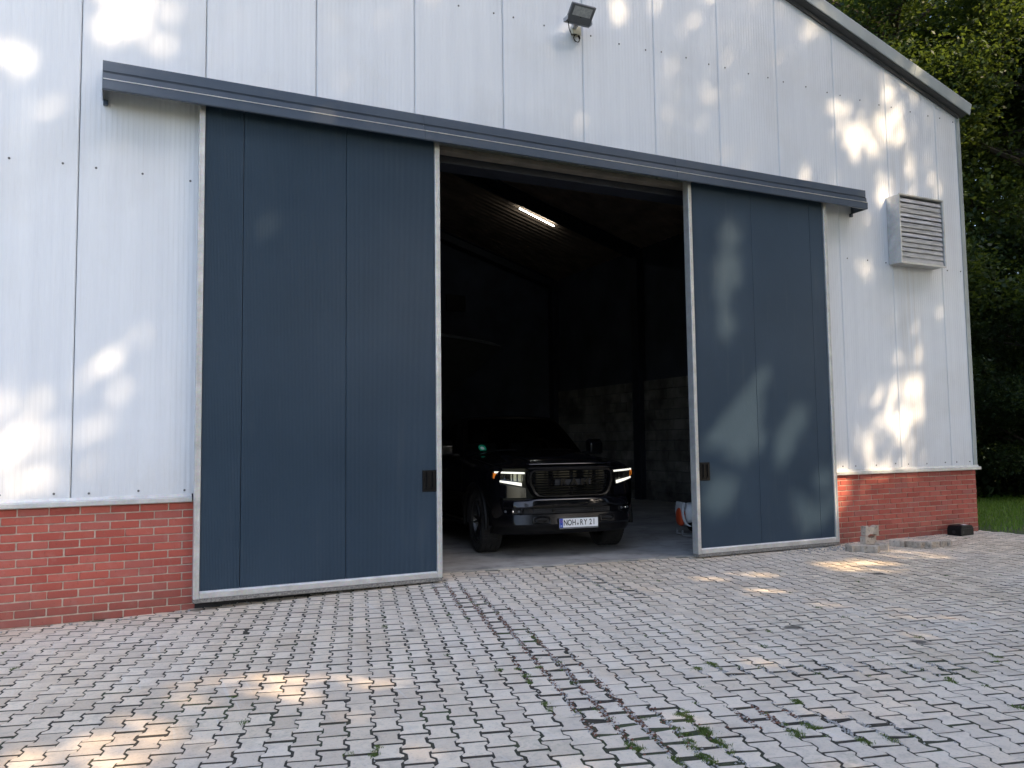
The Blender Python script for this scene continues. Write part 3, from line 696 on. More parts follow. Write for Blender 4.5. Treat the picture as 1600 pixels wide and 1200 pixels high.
# ------------------------------------------------------------------ hull-shaped body on a stand, back of the hall
ht = tag(empty('boat', (6.2, 7.8, 0)), 'dark boat-like hull with raked bow behind the pickup truck', 'boat')
def hull(t, v):
    """t 0 stern..1 bow, v 0 keel..1 gunwale (half)"""
    sheer = 3.78-.10*t-.16*t*t; keel = 2.02+.25*t+1.0*max(0, t-.55)**1.3
    x = -2.6+3.1*t+ (1.05*v*max(0, t-.3)/.7); w = .95*(1-max(0, t-.35)**2/.4225)**.5*(v**.75)
    return x, w, keel+(sheer-keel)*v
for s in (-1, 1):
    MB().sheet([[(hull(t, v)[0], s*hull(t, v)[1], hull(t, v)[2]) for v in np.linspace(0, 1, 10)] for t in np.linspace(0, 1, 24)], (0, 0, .012)).build('hull_side', M['boat'], ht, smooth=True)
    MB().tube([(hull(t, 1)[0], s*hull(t, 1)[1], hull(t, 1)[2]+.02) for t in np.linspace(0, 1, 20)], .03, 8).build('gunwale', M['lampgrey'], ht, smooth=True)
MB().box(-2.62, -2.56, -.9, .9, 2.2, 3.7).build('transom', M['boat'], ht, bevel=.01)
for x in (-1.8, -.2):
    for s in (-.7, .7): MB().box(x-.06, x+.06, s-.06, s+.06, 0.004, 2.5).build('stand_leg', M['rafter'], ht)
    MB().box(x-.06, x+.06, -.76, .76, 1.9, 2.02).build('stand_beam', M['rafter'], ht)
m_ = MB(); m_.box(8.59, 9.187, 13.36, 13.418, 5.31, 5.78); 
db = tag(m_.build('wall_cabinet', M['black'], None, bevel=.01), 'small dark cabinet high on the back wall inside the hall', 'cabinet')

# ------------------------------------------------------------------ pickup truck (local: x across, y to the rear, z up, origin under the front axle)
TS = 1.035
truck = tag(empty('pickup_truck', (5.485, 1.66, .005), -.115, TS), 'black pickup truck with lit headlights parked inside the open gate', 'pickup truck')
def crom(P, n):
    """Catmull-Rom through control points, n samples per span"""
    P = [np.array(p, float) for p in P]; P = [2*P[0]-P[1]]+P+[2*P[-1]-P[-2]]; out = []
    for i in range(1, len(P)-2):
        for t in np.linspace(0, 1, n, endpoint=False):
            a, b, c, d = P[i-1:i+3]; out.append(.5*((2*b)+(-a+c)*t+(2*a-5*b+4*c-d)*t*t+(-a+3*b-3*c+d)*t**3))
    out.append(P[-2]); return out
def yF(x): return -.885+.24*abs(x)**2.6            # plan curve of the front
# body sections: sill inner, sill, low side, mid side, shoulder, hood edge, hood shoulder, hood mid, centre
def sec(y, pts): return [(x, y, z) for x, z in pts]
SEC = [
 (-.72, [(.60, .50), (.80, .50), (.895, .62), (.905, .86), (.900, 1.01), (.845, 1.085), (.56, 1.125), (.42, 1.165), (0, 1.172)]),
 (-.62, [(.70, .45), (.90, .46), (.955, .62), (.965, .86), (.955, 1.03), (.875, 1.105), (.60, 1.150), (.45, 1.195), (0, 1.202)]),
 (-.42, [(.74, .40), (.94, .42), (1.00, .62), (1.012, .86), (.995, 1.055), (.90, 1.135), (.63, 1.180), (.48, 1.225), (0, 1.235)]),
 (.0, [(.74, .36), (.94, .38), (1.015, .62), (1.03, .86), (1.01, 1.085), (.915, 1.175), (.66, 1.225), (.50, 1.268), (0, 1.28)]),
 (.42, [(.74, .35), (.94, .37), (1.01, .62), (1.02, .86), (1.005, 1.10), (.92, 1.205), (.68, 1.262), (.52, 1.296), (0, 1.31)]),
 (.62, [(.74, .35), (.94, .37), (1.005, .62), (1.015, .86), (1.005, 1.11), (.935, 1.225), (.70, 1.285), (.53, 1.305), (0, 1.32)]),
 (1.2, [(.74, .35), (.94, .37), (1.0, .62), (1.01, .86), (1.005, 1.13), (.955, 1.24), (.72, 1.26), (.54, 1.26), (0, 1.26)]),
 (2.75, [(.74, .35), (.94, .37), (1.0, .62), (1.01, .86), (1.005, 1.15), (.955, 1.26), (.72, 1.28), (.54, 1.28), (0, 1.28)]),
 (3.6, [(.74, .37), (.94, .40), (1.0, .62), (1.03, .86), (1.01, 1.16), (.965, 1.28), (.72, 1.29), (.54, 1.29), (0, 1.29)]),
 (4.6, [(.74, .42), (.92, .45), (.98, .62), (1.0, .86), (.99, 1.16), (.95, 1.28), (.72, 1.29), (.54, 1.29), (0, 1.29)]),
]
cols = [crom([(x, y, z) for x, z in pts], 5) for y, pts in SEC]
dense = []
for j in range(len(cols[0])): dense.append(crom([c[j] for c in cols], 9))
G = [[dense[j][i] for j in range(len(dense))] for i in range(len(dense[0]))]     # G[station][around]
WY = (0.0, 3.67); WR = .405
for side in (-1, 1):
    b = MB(); nj = len(G[0]); idx = {}; V = []; F = []
    for i, row in enumerate(G):
        for j, p in enumerate(row): V.append((side*p[0], p[1], p[2]))
    for i in range(len(G)-1):
        for j in range(nj-1):
            c = (G[i][j]+G[i+1][j+1])/2
            if c[0] > .7 and any((c[1]-w)**2+(c[2]-.40)**2 < .49**2 for w in WY) and c[2] < .95: continue
            F.append((i*nj+j, i*nj+j+1, (i+1)*nj+j+1, (i+1)*nj+j))
    b.add(V, F); b.build('body_side', M['paint'], truck, smooth=True, ang=50)
    for w in WY:                                    # arch flare and inner well
        arc = [(side*1.012, w-.485*math.cos(a), .40+.485*math.sin(a)) for a in np.linspace(-.12, math.pi+.12, 26)]
        MB().tube(arc, .033, 8).build('arch_flare', M['black'], truck, smooth=True)
        rows = [[(side*x, w-.475*math.cos(a), .40+.475*math.sin(a)) for x in (1.0, .55)] for a in np.linspace(-.1, math.pi+.1, 18)]
        MB().sheet(rows, (0, 0, .006)).build('wheel_well', M['dark'], truck, smooth=True)
MB().box(-.70, .70, -.55, 4.6, .34, .60).build('underbody', M['dark'], truck)
MB().box(-.96, .96, 4.58, 4.66, .45, 1.27).build('tailgate', M['paint'], truck, bevel=.02)
for s in (-1, 1): MB().box(s*.97-.03, s*.97+.03, .55, 3.1, .30, .345).build('running_board', M['black'], truck, bevel=.01)
# cab: rings from beltline to roof
RN = 16
def ring(yf, yb, w, z, bow, r=.18):
    pts = []
    for t in np.linspace(-1, 1, 13): pts.append((w*t*.93, yf+bow*(t*t)*1.0, z+(0 if z < 1.7 else .02*(1-t*t))))
    pts += [(w*.985, yf+bow*1.35+.05, z)]
    for t in np.linspace(.06, 1, 12): pts.append((w*(1-.03*t*t), yf+bow*1.35+.05+(yb-.1-yf-bow*1.35)*t, z))
    for t in np.linspace(1, -1, 7): pts.append((w*t*.9, yb, z))
    for t in np.linspace(1, .06, 12): pts.append((-w*(1-.03*t*t), yf+bow*1.35+.05+(yb-.1-yf-bow*1.35)*t, z))
    pts += [(-w*.985, yf+bow*1.35+.05, z)]
    return pts
LV = [(.56, 2.80, .945, 1.235, .20), (.60, 2.78, .935, 1.29, .20), (.78, 2.75, .88, 1.44, .19), (.98, 2.71, .82, 1.60, .17), (1.16, 2.66, .765, 1.72, .15), (1.22, 2.64, .735, 1.765, .14), (1.34, 2.58, .68, 1.805, .12), (1.6, 2.4, .40, 1.83, .06)]
RG = [ring(a, c, w, z, bw_) for a, c, w, z, bw_ in LV]
nr = len(RG[0])
def cabfaces(sel):
    b = MB(); V = [p for r in RG for p in r]
    F = [(i*nr+j, i*nr+(j+1) % nr, (i+1)*nr+(j+1) % nr, (i+1)*nr+j) for i in range(len(RG)-1) for j in range(nr) if sel(i, j)]
    return b.add(V, F)
wind = lambda i, j: j < 12 and 1 <= i <= 4
sideR = lambda i, j: 1 <= i <= 3 and (15 <= j <= 18 or 20 <= j <= 23)
sl0 = 13+1+12+7-1
sideL = lambda i, j: 1 <= i <= 3 and (sl0+1 <= j <= sl0+4 or sl0+6 <= j <= sl0+9)
cb = cabfaces(lambda i, j: not (wind(i, j) or sideR(i, j) or sideL(i, j)))
cb.f.append(tuple(len(RG)*nr-nr+j for j in range(nr))); cb.build('cab', M['paint'], truck, smooth=True, ang=40)
ws = cabfaces(wind).build('windscreen', M['glass'], truck, smooth=True)
cabfaces(sideR).build('side_window', M['glass'], truck, smooth=True); cabfaces(sideL).build('side_window', M['glass'], truck, smooth=True)
# cabin furniture seen through the glass
m_ = MB(); m_.prism([(.75, 1.0), (1.25, 1.0), (1.25, 1.24), (.95, 1.31), (.75, 1.27)], 'x', -.82, .82); m_.build('dashboard', M['dark'], truck, bevel=.02)
MB().tube([(.38+.19*math.cos(a), 1.30-.07*math.sin(a)*.0+.10*math.cos(0)*0+.09*math.sin(a)*-1, 1.30+.17*math.sin(a)) for a in np.linspace(0, 2*math.pi, 25)], .017, 8).build('steering_wheel', M['black'], truck, smooth=True)
for s in (-.38, .38):
    m_ = MB(); m_.box(s-.26, s+.26, 1.75, 1.95, .8, 1.42); m_.box(s-.14, s+.14, 1.80, 1.92, 1.43, 1.62); m_.build('seat', M['dark'], truck, bevel=.04, seg=2)
# sticker, wipers, cowl
def on_ws(x, v):
    """point on the windscreen, v 0..1 from base to header"""
    z = 1.29+(1.72-1.29)*v; i = 1
    while i < 4 and RG[i+1][0][2] < z: i += 1
    t = (z-LV[i][3])/(LV[i+1][3]-LV[i][3]); yf = LV[i][0]+(LV[i+1][0]-LV[i][0])*t; w = LV[i][2]+(LV[i+1][2]-LV[i][2])*t; bo = LV[i][4]+(LV[i+1][4]-LV[i][4])*t
    return Vector((x, yf+bo*(x/(w*.93))**2, z))
st = [on_ws(-.66+.05*math.cos(a), .14+.11*math.sin(a))+Vector((0, -.006, .0)) for a in np.linspace(0, 2*math.pi, 20, endpoint=False)]
m_ = MB(); m_.add(st, [tuple(range(20))]); m_.build('green_sticker', M['green'], ws, fix=False)['label'] = 'round green emissions sticker in lower corner'
st = [on_ws(-.66+.026*math.cos(a), .14+.05*math.sin(a))+Vector((0, -.009, .0)) for a in np.linspace(0, 2*math.pi, 16, endpoint=False)]
m_ = MB(); m_.add(st, [tuple(range(16))]); m_.build('sticker_centre', M['pwhite'], ws, fix=False)
for x0, x1 in ((-.70, -.08), (.02, .62)):
    MB().tube([on_ws(x0+(x1-x0)*t, .035+.02*math.sin(t*3.1))+Vector((0, -.02, .005)) for t in np.linspace(0, 1, 9)], .008, 6).build('wiper', M['black'], truck, smooth=True)
MB().sheet([[(x, .52+.20*(x/.86)**2, 1.296-.06*(x/.9)**2), (x, .60+.20*(x/.86)**2, 1.300-.06*(x/.9)**2)] for x in np.linspace(-.86, .86, 15)], (0, 0, .008)).build('cowl', M['black'], truck, smooth=True)
# hood centre crease and shut lines
for s in (-1, 1):
    MB().tube([(s*(.50+.09*(y+.7)), y, 1.176+.0+.115*min(1, (y+.72)/1.3)**.8+.006) for y in np.linspace(-.70, .5, 14)], .007, 6).build('hood_crease', M['paint'], truck, smooth=True)
    MB().tube([(s*p[0], p[1], p[2]) for p in [(.875, -.62, 1.112), (.90, -.4, 1.142), (.915, 0, 1.182), (.92, .42, 1.212)]], .005, 6).build('shut_line', M['black'], truck)
    for y in (.60, 1.72, 2.78): MB().tube([(s*p, y, z) for p, z in ((.945, .38), (1.003, .5), (1.008, .62), (1.018, .86), (1.012, 1.1), (.972, 1.22))], .005, 6).build('shut_line', M['black'], truck)
    for y in (1.45, 2.5): MB().box(s*1.03-.018, s*1.03+.018, y-.11, y+.11, 1.03, 1.065).build('door_handle', M['gloss'], truck, bevel=.01, seg=2)
    MB().box(s*1.016-.006, s*1.016+.006, .62, .95, .86, .91).build('fender_badge', M['gloss'], truck, bevel=.003)
    # mirrors
    m_ = MB(); m_.prism([(.86, 1.24), (1.02, 1.22), (1.03, 1.44), (.93, 1.47), (.85, 1.40)], 'x', s*1.06, s*1.27); mr = m_.build('mirror', M['gloss'], truck, bevel=.035, seg=3, smooth=True)
    MB().box(min(s*.96, s*1.08), max(s*.96, s*1.08), .90, .98, 1.235, 1.28).build('mirror_arm', M['black'], truck, bevel=.01)
    MB().box(min(s*1.075, s*1.255), max(s*1.075, s*1.255), 1.031, 1.036, 1.25, 1.42).build('mirror_glass', M['chrome'], mr)
def yB(x): return yF(x)+2.6*max(0, abs(x)-.76)**1.6     # bumper: corners wrap back
# ---- front end
def band(prof, x0, x1, n, name, mat, parent=truck, smooth=True, ang=40, off=None):
    """profile (dy, z) swept across x along the plan curve of the nose"""
    rows = []
    for x in np.linspace(x0, x1, n):
        o = off(x) if off else (0, 0)
        rows.append([(x, yF(x)+dy+o[0], z+o[1]) for dy, z in prof])
    b = MB(); b.grid(rows); k = len(prof); b.f.append(tuple(range(k))); b.f.append(tuple(range((n-1)*k, n*k))[::-1])
    return b.build(name, mat, parent, smooth=smooth, ang=ang)
band([(.03, .40), (.03, 1.10), (.06, 1.10), (.06, .40), (.03, .40)], -.86, .86, 31, 'nose_panel', M['paint'])
# hood lip over the grille: two gloss bars
band([(.06, 1.165), (.01, 1.172), (-.012, 1.16), (-.018, 1.145), (.0, 1.135), (.06, 1.135), (.06, 1.165)], -.56, .56, 25, 'hood_lip', M['paint'])
band([(.05, 1.128), (-.022, 1.126), (-.038, 1.112), (-.034, 1.092), (-.01, 1.082), (.05, 1.085), (.05, 1.128)], -.575, .575, 25, 'grille_top_bar', M['gloss'])
# grille surround: rounded trapezoid sweep
def outline(k=0):
    P = [(-.50, 1.078), (0, 1.09), (.50, 1.078), (.548, 1.05), (.562, .99), (.555, .91), (.51, .81), (.465, .765), (.40, .752), (0, .748), (-.40, .752), (-.465, .765), (-.51, .81), (-.555, .91), (-.562, .99), (-.548, 1.05)]
    return [(x*(1-k), .92+(z-.92)*(1-k*1.6)) for x, z in P]
o = outline(); n = len(o); V = []; F = []
for k, dy in ((-.06, .03), (-.05, -.012), (-.015, -.040), (.035, -.035), (.06, .0), (.065, .03)):
    for x, z in outline(k): V.append((x, yF(x)+dy, z))
for a in range(5):
    for i in range(n): F.append((a*n+i, a*n+(i+1) % n, (a+1)*n+(i+1) % n, (a+1)*n+i))
MB().add(V, F).build('grille_surround', M['gloss'], truck, smooth=True, ang=30)
V = [(x, yF(x)+.028, z) for x, z in outline(.05)]; MB().add(V, [tuple(range(len(V)))]).build('grille_backing', M['dark'], truck)
for k in range(10):
    z = .785+k*.0315
    if z > 1.075: continue
    hw = .53-.10*max(0, (.86-z)/.11)-.02*max(0, (z-1.03)/.05)
    band([(.025, z-.004), (-.022, z-.007), (-.028, z), (-.020, z+.006), (.025, z+.008), (.025, z-.004)], -hw, hw, 21, 'grille_bar', M['gloss'])
band([(.02, .885), (-.026, .889), (-.028, .957), (.02, .961), (.02, .885)], -.24, .24, 13, 'badge_bar', M['dark'])
def text(body, size, mat, parent, loc, name, extr=.004, rot=(math.pi/2, 0, 0), sx=1.0, off=0.0):
    c = bpy.data.curves.new(name, 'FONT'); c.body = body; c.size = size; c.align_x = 'CENTER'; c.align_y = 'CENTER'; c.extrude = extr; c.offset = off
    c.bevel_depth = min(extr*.3, .002)
    o = bpy.data.objects.new(name, c); c.materials.append(mat); o.location = loc; o.rotation_euler = rot; link(o); me = bpy.data.meshes.new_from_object(o.evaluated_get(bpy.context.evaluated_depsgraph_get())); me.name = name
    bpy.data.objects.remove(o); return inst(name, me, parent, loc, rot, (sx, 1, 1))
for ch, x in (('R', -.145), ('A', 0), ('M', .15)): text(ch, .105, M['chromeblk'] if 'chromeblk' in M else M['gloss'], truck, (x, yF(x)-.047, .922), 'grille_letter', .010, sx=1.35, off=.0035)
# headlights
for s in (-1, 1):
    def hp(x, z, dy=0): return (s*x, yF(x)+.10*max(0, x-.80)*2+dy+(.0), z)
    OUT = [(.60, 1.058), (.80, 1.068), (.955, 1.072), (.975, 1.0), (.955, .945), (.80, .905), (.645, .878), (.615, .97)]
    h = MB(); V = [hp(x, z, .07) for x, z in OUT]+[hp(x, z, -.012) for x, z in OUT]; k = len(OUT)
    h.add(V, [tuple(range(k))]+[(i, (i+1) % k, k+(i+1) % k, k+i) for i in range(k)]); hl = h.build('headlight', M['black'], truck)
    MB().add([hp(x, z, -.016) for x, z in OUT], [tuple(range(k))]).build('lens', M['lens'], hl)
    def patch(P, name, mat, dy, n=8):
        (xa, za0, za1), (xb, zb0, zb1) = P; rows = []
        for t in np.linspace(0, 1, n): x = xa+(xb-xa)*t; rows.append([hp(x, za0+(zb0-za0)*t, dy), hp(x, za1+(zb1-za1)*t, dy)])
        return MB().sheet(rows, (0, .012, 0)).build(name, mat, hl)
    patch(((.612, 1.034, 1.054), (.950, 1.047, 1.069)), 'running_light', M['drl'], -.006)
    patch(((.65, .884, .924), (.945, .944, .964)), 'running_light', M['drl'], -.006)
    patch(((.925, .965, 1.042), (.965, .985, 1.05)), 'side_marker', M['amber'], -.004, 3)
    patch(((.625, .935, 1.032), (.765, .950, 1.038)), 'reflector', M['chrome'], .03, 4)
    for x in (.80, .87):
        m_ = MB(); m_.box(s*x-.030, s*x+.030, hp(x, 0)[1]-.002, hp(x, 0)[1]+.05, .965, 1.03); m_.build('projector', M['gloss'], hl, bevel=.006)
        MB().add([(s*x+.02*math.cos(a), hp(x, 0)[1]-.005, .997+.02*math.sin(a)) for a in np.linspace(0, 6.28, 14, endpoint=False)], [tuple(range(14))]).build('projector_lens', M['lens'], hl)
    # fender blade under the lamp
    MB().sheet([[hp(x, .865+.05*(x-.63)/.3, -.004), hp(x, .74, -.012)] for x in np.linspace(.60, .90, 8)], (0, .03, 0)).build('fascia_blade', M['paint'], truck, smooth=True)
# bumper
def wrap(x): return (yB(x)-yF(x), 0)
def raised(x): return (yB(x)-yF(x), 0 if abs(x) > .60 else .022 if abs(x) < .5 else .022*(.60-abs(x))/.1)
band([(.10, .712), (-.035, .712), (-.050, .704), (-.064, .680), (-.082, .630), (-.074, .612), (.10, .606), (.10, .712)], -.985, .985, 51, 'bumper', M['paint'], off=raised)
band([(.10, .604), (-.028, .602), (-.028, .545), (.10, .540), (.10, .604)], -.52, .52, 21, 'bumper_intake', M['dark'])
band([(.0, .592), (-.034, .592), (-.036, .584), (.0, .584), (.0, .592)], -.48, .48, 15, 'intake_bar', M['black'])
band([(.0, .566), (-.034, .566), (-.036, .558), (.0, .558), (.0, .566)], -.48, .48, 15, 'intake_bar', M['black'])
band([(.10, .545), (-.045, .545), (-.062, .534), (-.070, .505), (-.092, .415), (-.070, .388), (.10, .38), (.10, .545)], -.975, .975, 51, 'bumper_lower', M['gloss'], off=wrap)
band([(.10, .388), (-.045, .386), (-.035, .33), (.02, .285), (.12, .275), (.10, .388)], -.94, .94, 41, 'valance', M['black'], off=wrap)
def pod(cx, cz, hw, hh, dy, name, mat, r=.03, ring_w=.016, chamf=.6):
    P = [(-hw, -hh*chamf), (-hw+hh*chamf, -hh), (hw-hh*chamf, -hh), (hw, -hh*chamf), (hw, hh*chamf), (hw-hh*chamf, hh), (-hw+hh*chamf, hh), (-hw, hh*chamf)]
    b = MB(); V = [(cx+x, yB(cx+x)+dy, cz+z) for x, z in P]; b.tube(V+[V[0]], ring_w, 8); return b.build(name, mat, truck, smooth=True)
for s in (-1, 1):
    MB().sheet([[(s*x, yB(x)-.045, .608), (s*x, yB(x)-.045, .54)] for x in np.linspace(.53, .98, 12)], (0, .12, 0)).build('bumper_corner', M['paint'], truck)
    pod(s*.77, .573, .115, .036, -.055, 'fog_lamp_surround', M['gloss'], ring_w=.013)
    for k in range(3):
        x = .70+k*.07; MB().lathe([(.0, -.004), (.020, -.004), (.024, .008), (.024, .02), (0, .02)], 14, closed=False)
        m_ = MB(); m_.lathe([(.001, -.006), (.011, -.004), (.015, .008), (.015, .02)], 14, closed=False); m_.v = [(s*x+b_, yB(x)-.058+a, .573+c) for a, b_, c in m_.v]; m_.build('fog_lamp', M['lampgrey'] if k != 1 else M['chrome'], truck, smooth=True)
    pod(s*.44, .465, .105, .042, -.088, 'tow_hook_surround', M['gloss'], ring_w=.012)
    MB().add([(s*(.44+.08*math.cos(a)), yF(.44)-.088, .465+.028*math.sin(a)) for a in np.linspace(0, 6.28, 18, endpoint=False)], [tuple(range(18))]).build('tow_hook_recess', M['dark'], truck)
    MB().tube([(s*(.38+.0), yF(.44)-.03, .47), (s*.39, yF(.44)-.105, .462), (s*.49, yF(.44)-.105, .462), (s*.50, yF(.44)-.03, .47)], .013, 8).build('tow_hook', M['black'], truck, smooth=True)
    MB().lathe([(.001, 0), (.02, 0)], 12, closed=False)
for x in (-.27, .27, ): 
    m_ = MB(); m_.lathe([(.001, -.004), (.016, -.003), (.018, .006)], 12, closed=False); m_.v = [(x+b_, yF(x)-.036+a, .575+c) for a, b_, c in m_.v]; m_.build('parking_sensor', M['gloss'], truck)
# number plate
py = -.990; pxc, pzc = .035, .425
pl = MB().box(pxc-.272, pxc+.272, py+.004, py+.016, pzc-.073, pzc+.062).build('plate_holder', M['black'], truck, bevel=.003)
MB().box(pxc-.26, pxc+.26, py-.001, py+.003, pzc-.055, pzc+.055).build('number_plate', M['pwhite'], pl, bevel=.001)
MB().box(pxc-.259, pxc-.215, py-.0025, py-.0012, pzc-.054, pzc+.054).build('plate_band', M['pblue'], pl)
MB().box(pxc-.26, pxc+.26, py-.003, py+.003, pzc-.070, pzc-.061).build('holder_strip', M['greyp'], pl)
for ch, dx in zip('NOHRY21', (-.180, -.125, -.066, .035, .089, .158, .204)):
    text(ch, .098, M['pink'], pl, (pxc+dx, py-.002, pzc), 'plate_letter', .0006, sx=.74, off=.0012)
text('D', .028, M['pwhite'], pl, (pxc-.237, py-.0032, pzc-.036), 'plate_letter', .0003)
MB().add([(pxc-.016+.014*math.cos(a), py-.0022, pzc-.015+.014*math.sin(a)) for a in np.linspace(0, 6.28, 16, endpoint=False)], [tuple(range(16))]).build('plate_seal', M['greyp'], pl)
for k in range(12):
    a = k*math.pi/6; MB().add([(pxc-.237+.013*math.cos(a)+.0022*math.cos(t), py-.0031, pzc+.022+.013*math.sin(a)+.0022*math.sin(t)) for t in np.linspace(0, 6.28, 5, endpoint=False)], [tuple(range(5))]).build('plate_star', M['amber'], pl)
# wheels
def wheel_mesh():
    t = MB(); t.lathe([(.285, -.115), (.30, -.13), (.345, -.140), (.375, -.138), (.392, -.128), (.402, -.112), (.405, -.06), (.405, .06), (.402, .112), (.392, .128), (.375, .138), (.345, .140), (.30, .13), (.285, .115)], 64)
    for k in range(64):                             # shoulder blocks
        a = 2*math.pi*(k+.5)/64
        for sx in (-1, 1):
            for (x0, x1, hw) in ((.074, .118, .3), (.012, .06, .32)):
                c, s_ = math.cos(a), math.sin(a); w = 2*math.pi*.405/64*hw; o_ = []
                for r_ in (.398, .413):
                    for (xx, ww) in ((x0, -w), (x1, -w), (x1, w), (x0, w)): o_.append((sx*xx, r_*c-(ww+sx*.006)*s_, r_*s_+(ww+sx*.006)*c))
                t.add(o_, [(4, 5, 6, 7), (0, 1, 5, 4), (1, 2, 6, 5), (2, 3, 7, 6), (3, 0, 4, 7)])
    r = MB(); r.lathe([(.285, -.118), (.275, -.118), (.262, -.095), (.258, .10), (.285, .118)], 64, closed=False)
    r.lathe([(.001, -.085), (.055, -.088), (.07, -.07), (.07, -.03), (.001, -.03)], 24, closed=False)
    sp_ = []
    for k in range(6):
        for d in (-.16, .16):
            q = MB(); a = k*math.pi/3; e = a+d
            P0 = Vector((0, math.cos(a+d*.5), math.sin(a+d*.5))); P1 = Vector((0, math.cos(e), math.sin(e))); nrm_ = Vector((0, -math.sin(e), math.cos(e)))
            w0, w1 = .020, .015; V = []
            for P, rad, w, x in ((P0, .055, w0, -.085), (P1, .27, w1, -.105)):
                for dx, ww in ((0, -w*.6), (0, w*.6), (.045, w), (.045, -w)): V.append(P*rad+nrm_*ww+Vector((x+dx, 0, 0)))
            q.add(V, [(0, 1, 5, 4), (1, 2, 6, 5), (2, 3, 7, 6), (3, 0, 4, 7), (0, 3, 2, 1), (4, 5, 6, 7)]); sp_.append(q.mesh('spoke', bevel=.004))
    dsk = MB().lathe([(.001, .0), (.175, .0), (.175, .02), (.001, .02)], 32, closed=False).mesh('brake_disc')
    tm = t.mesh('tyre', smooth=True, ang=30); rm = r.mesh('rim', smooth=True)
    tm.materials.append(M['tyre']); rm.materials.append(M['wheel']); dsk.materials.append(M['galv']); [m.materials.append(M['wheel']) for m in sp_]
    return tm, rm, sp_, dsk
tm, rm, sps, dsk = wheel_mesh()
for s in (-1, 1):
    for y in WY:
        st_ = -.05 if y == 0 else 0
        w = inst('wheel', tm, truck, (s*.87, y, .409), (0, 0, (math.pi if s > 0 else 0)+st_)); 
        inst('rim', rm, w); inst('brake_disc', dsk, w)
        for m_ in sps: inst('spoke', m_, w)

# ------------------------------------------------------------------ backpack blower by the right door
bl = tag(empty('backpack_blower', (8.08, 1.74, .004), -.35), 'white and orange backpack leaf blower on the floor beside the gate', 'leaf blower')
def blob(cx, cy, cz, rx, ry, rz, name, mat, e=2.6, cut=None):
    rows = []
    for u in np.linspace(-math.pi/2, math.pi/2, 14):
        row = []
        for v in np.linspace(0, 2*math.pi, 25):
            f = lambda c: math.copysign(abs(c)**(2/e), c)
            row.append((cx+rx*f(math.cos(u))*f(math.cos(v)), cy+ry*f(math.cos(u))*f(math.sin(v)), cz+rz*f(math.sin(u))))
        rows.append(row)
    return MB().grid(rows).build(name, mat, bl, smooth=True)
MB().sheet([[(-.10-.13*math.sin(a)+.10*(a/1.6-.5)**2, y, .16+.37*(1-math.cos(a))/1.2) for y in np.linspace(-.17, .17, 7)] for a in np.linspace(.1, 1.75, 12)][::-1], (.035, 0, 0)).build('back_plate', M['white'], bl, smooth=True)
blob(-.02, 0, .35, .14, .165, .16, 'engine_cover', M['white'])
blob(-.19, -.02, .30, .06, .13, .14, 'fuel_tank', M['orange'])
blob(.06, 0, .20, .15, .16, .15, 'fan_housing', M['black'], 2.2)
MB().tube([(.0, -.17, .50), (.07, -.18, .49), (.11, -.18, .38), (.12, -.17, .22), (.08, -.17, .10)], .022, 8).build('shoulder_strap', M['white'], bl, smooth=True)
MB().tube([(.02, -.16, .48), (.03, -.19, .40), (.03, -.19, .28), (.0, -.17, .15)], .028, 8).build('harness_pad', M['greyp'], bl, smooth=True)
MB().tube([(-.20, -.14, .10), (-.21, -.14, .03), (-.05, -.15, .016), (.16, -.15, .016), (.17, -.14, .10)], .016, 8).build('base_frame', M['greyp'], bl, smooth=True)
MB().tube([(-.20, .14, .10), (-.21, .14, .03), (-.05, .15, .016), (.16, .15, .016), (.17, .14, .10)], .016, 8).build('base_frame', M['greyp'], bl, smooth=True)
MB().tube([(.12, .05, .2), (.26, .03, .16), (.36, -.02, .12), (.55, -.10, .10)], [.06, .055, .05, .05], 14).build('blower_tube', M['black'], bl, smooth=True)

# ------------------------------------------------------------------ loose paving stones against the wall
rnd2 = random.Random(5)
loose_me = []
for k in range(4):
    V, F = stone_geo(.002, .45, rnd2, th=.08, bev=.006); b = MB(); b.add(V, F); b.f.append(tuple(range(11, -1, -1))); me = b.mesh('loose_paving_stone'); loose_me.append(me)
q = N('loose_paver_concrete'); p = q.pos(); c = q.ramp(q.noise(p, 7, 6), [(.3, (.34, .28, .22)), (.55, (.50, .42, .34)), (.75, (.60, .52, .44))])
c = q.mix(c, (.06, .055, .05), q.math('MULTIPLY', q.ramp(q.noise(p, 26, 5), [(.54, 0.), (.68, 1.)]), .7)); q.base(c); q.set(Roughness=.92); q.bump(q.noise(p, 150, 5), .6, .005)
for me in loose_me: me.materials.append(q.m)
H = math.pi/2
LO = [ # x, y, z, rotation, label
 (9.40, -.36, .062, (0, H, H+.05), 'paving stone on edge at the foot of the two stacked stones'),
 (9.43, -.37, .204, (0, H, H-.1), 'topmost paving stone of the small stack beside the right door frame'),
 (8.86, -.66, .076, (0, 0, 1.3), 'flat loose paving stone nearest to the right door frame'),
 (8.95, -.84, .076, (0, 0, .5), 'loose paving stone in front of the small stack'),
 (9.27, -.74, .076, (0, 0, 2.2), 'loose paving stone lying right of the small stack'),
 (9.74, -.62, .076, (0, 0, .35), 'first of four flat stones in a row, closest to the stack'),
 (9.83, -.83, .076, (0, 0, .20), 'second of four flat stones in a row along the brick wall'),
 (9.98, -.92, .076, (0, 0, 1.7), 'third of four flat stones in a row along the brick wall'),
 (10.22, -.92, .076, (0, 0, 1.5), 'last of four flat stones in a row, closest to the black box'),
]
for k, (x, y, z, r_, lab) in enumerate(LO):
    o = tag(inst('loose_paving_stone', loose_me[k % 4], None, (x, y, z), r_, (.86, 1.25, 1.2) if k < 2 else (1.1, 1.1, 1.1)), lab, 'paving stone', 'loose paving stones by the brick wall')
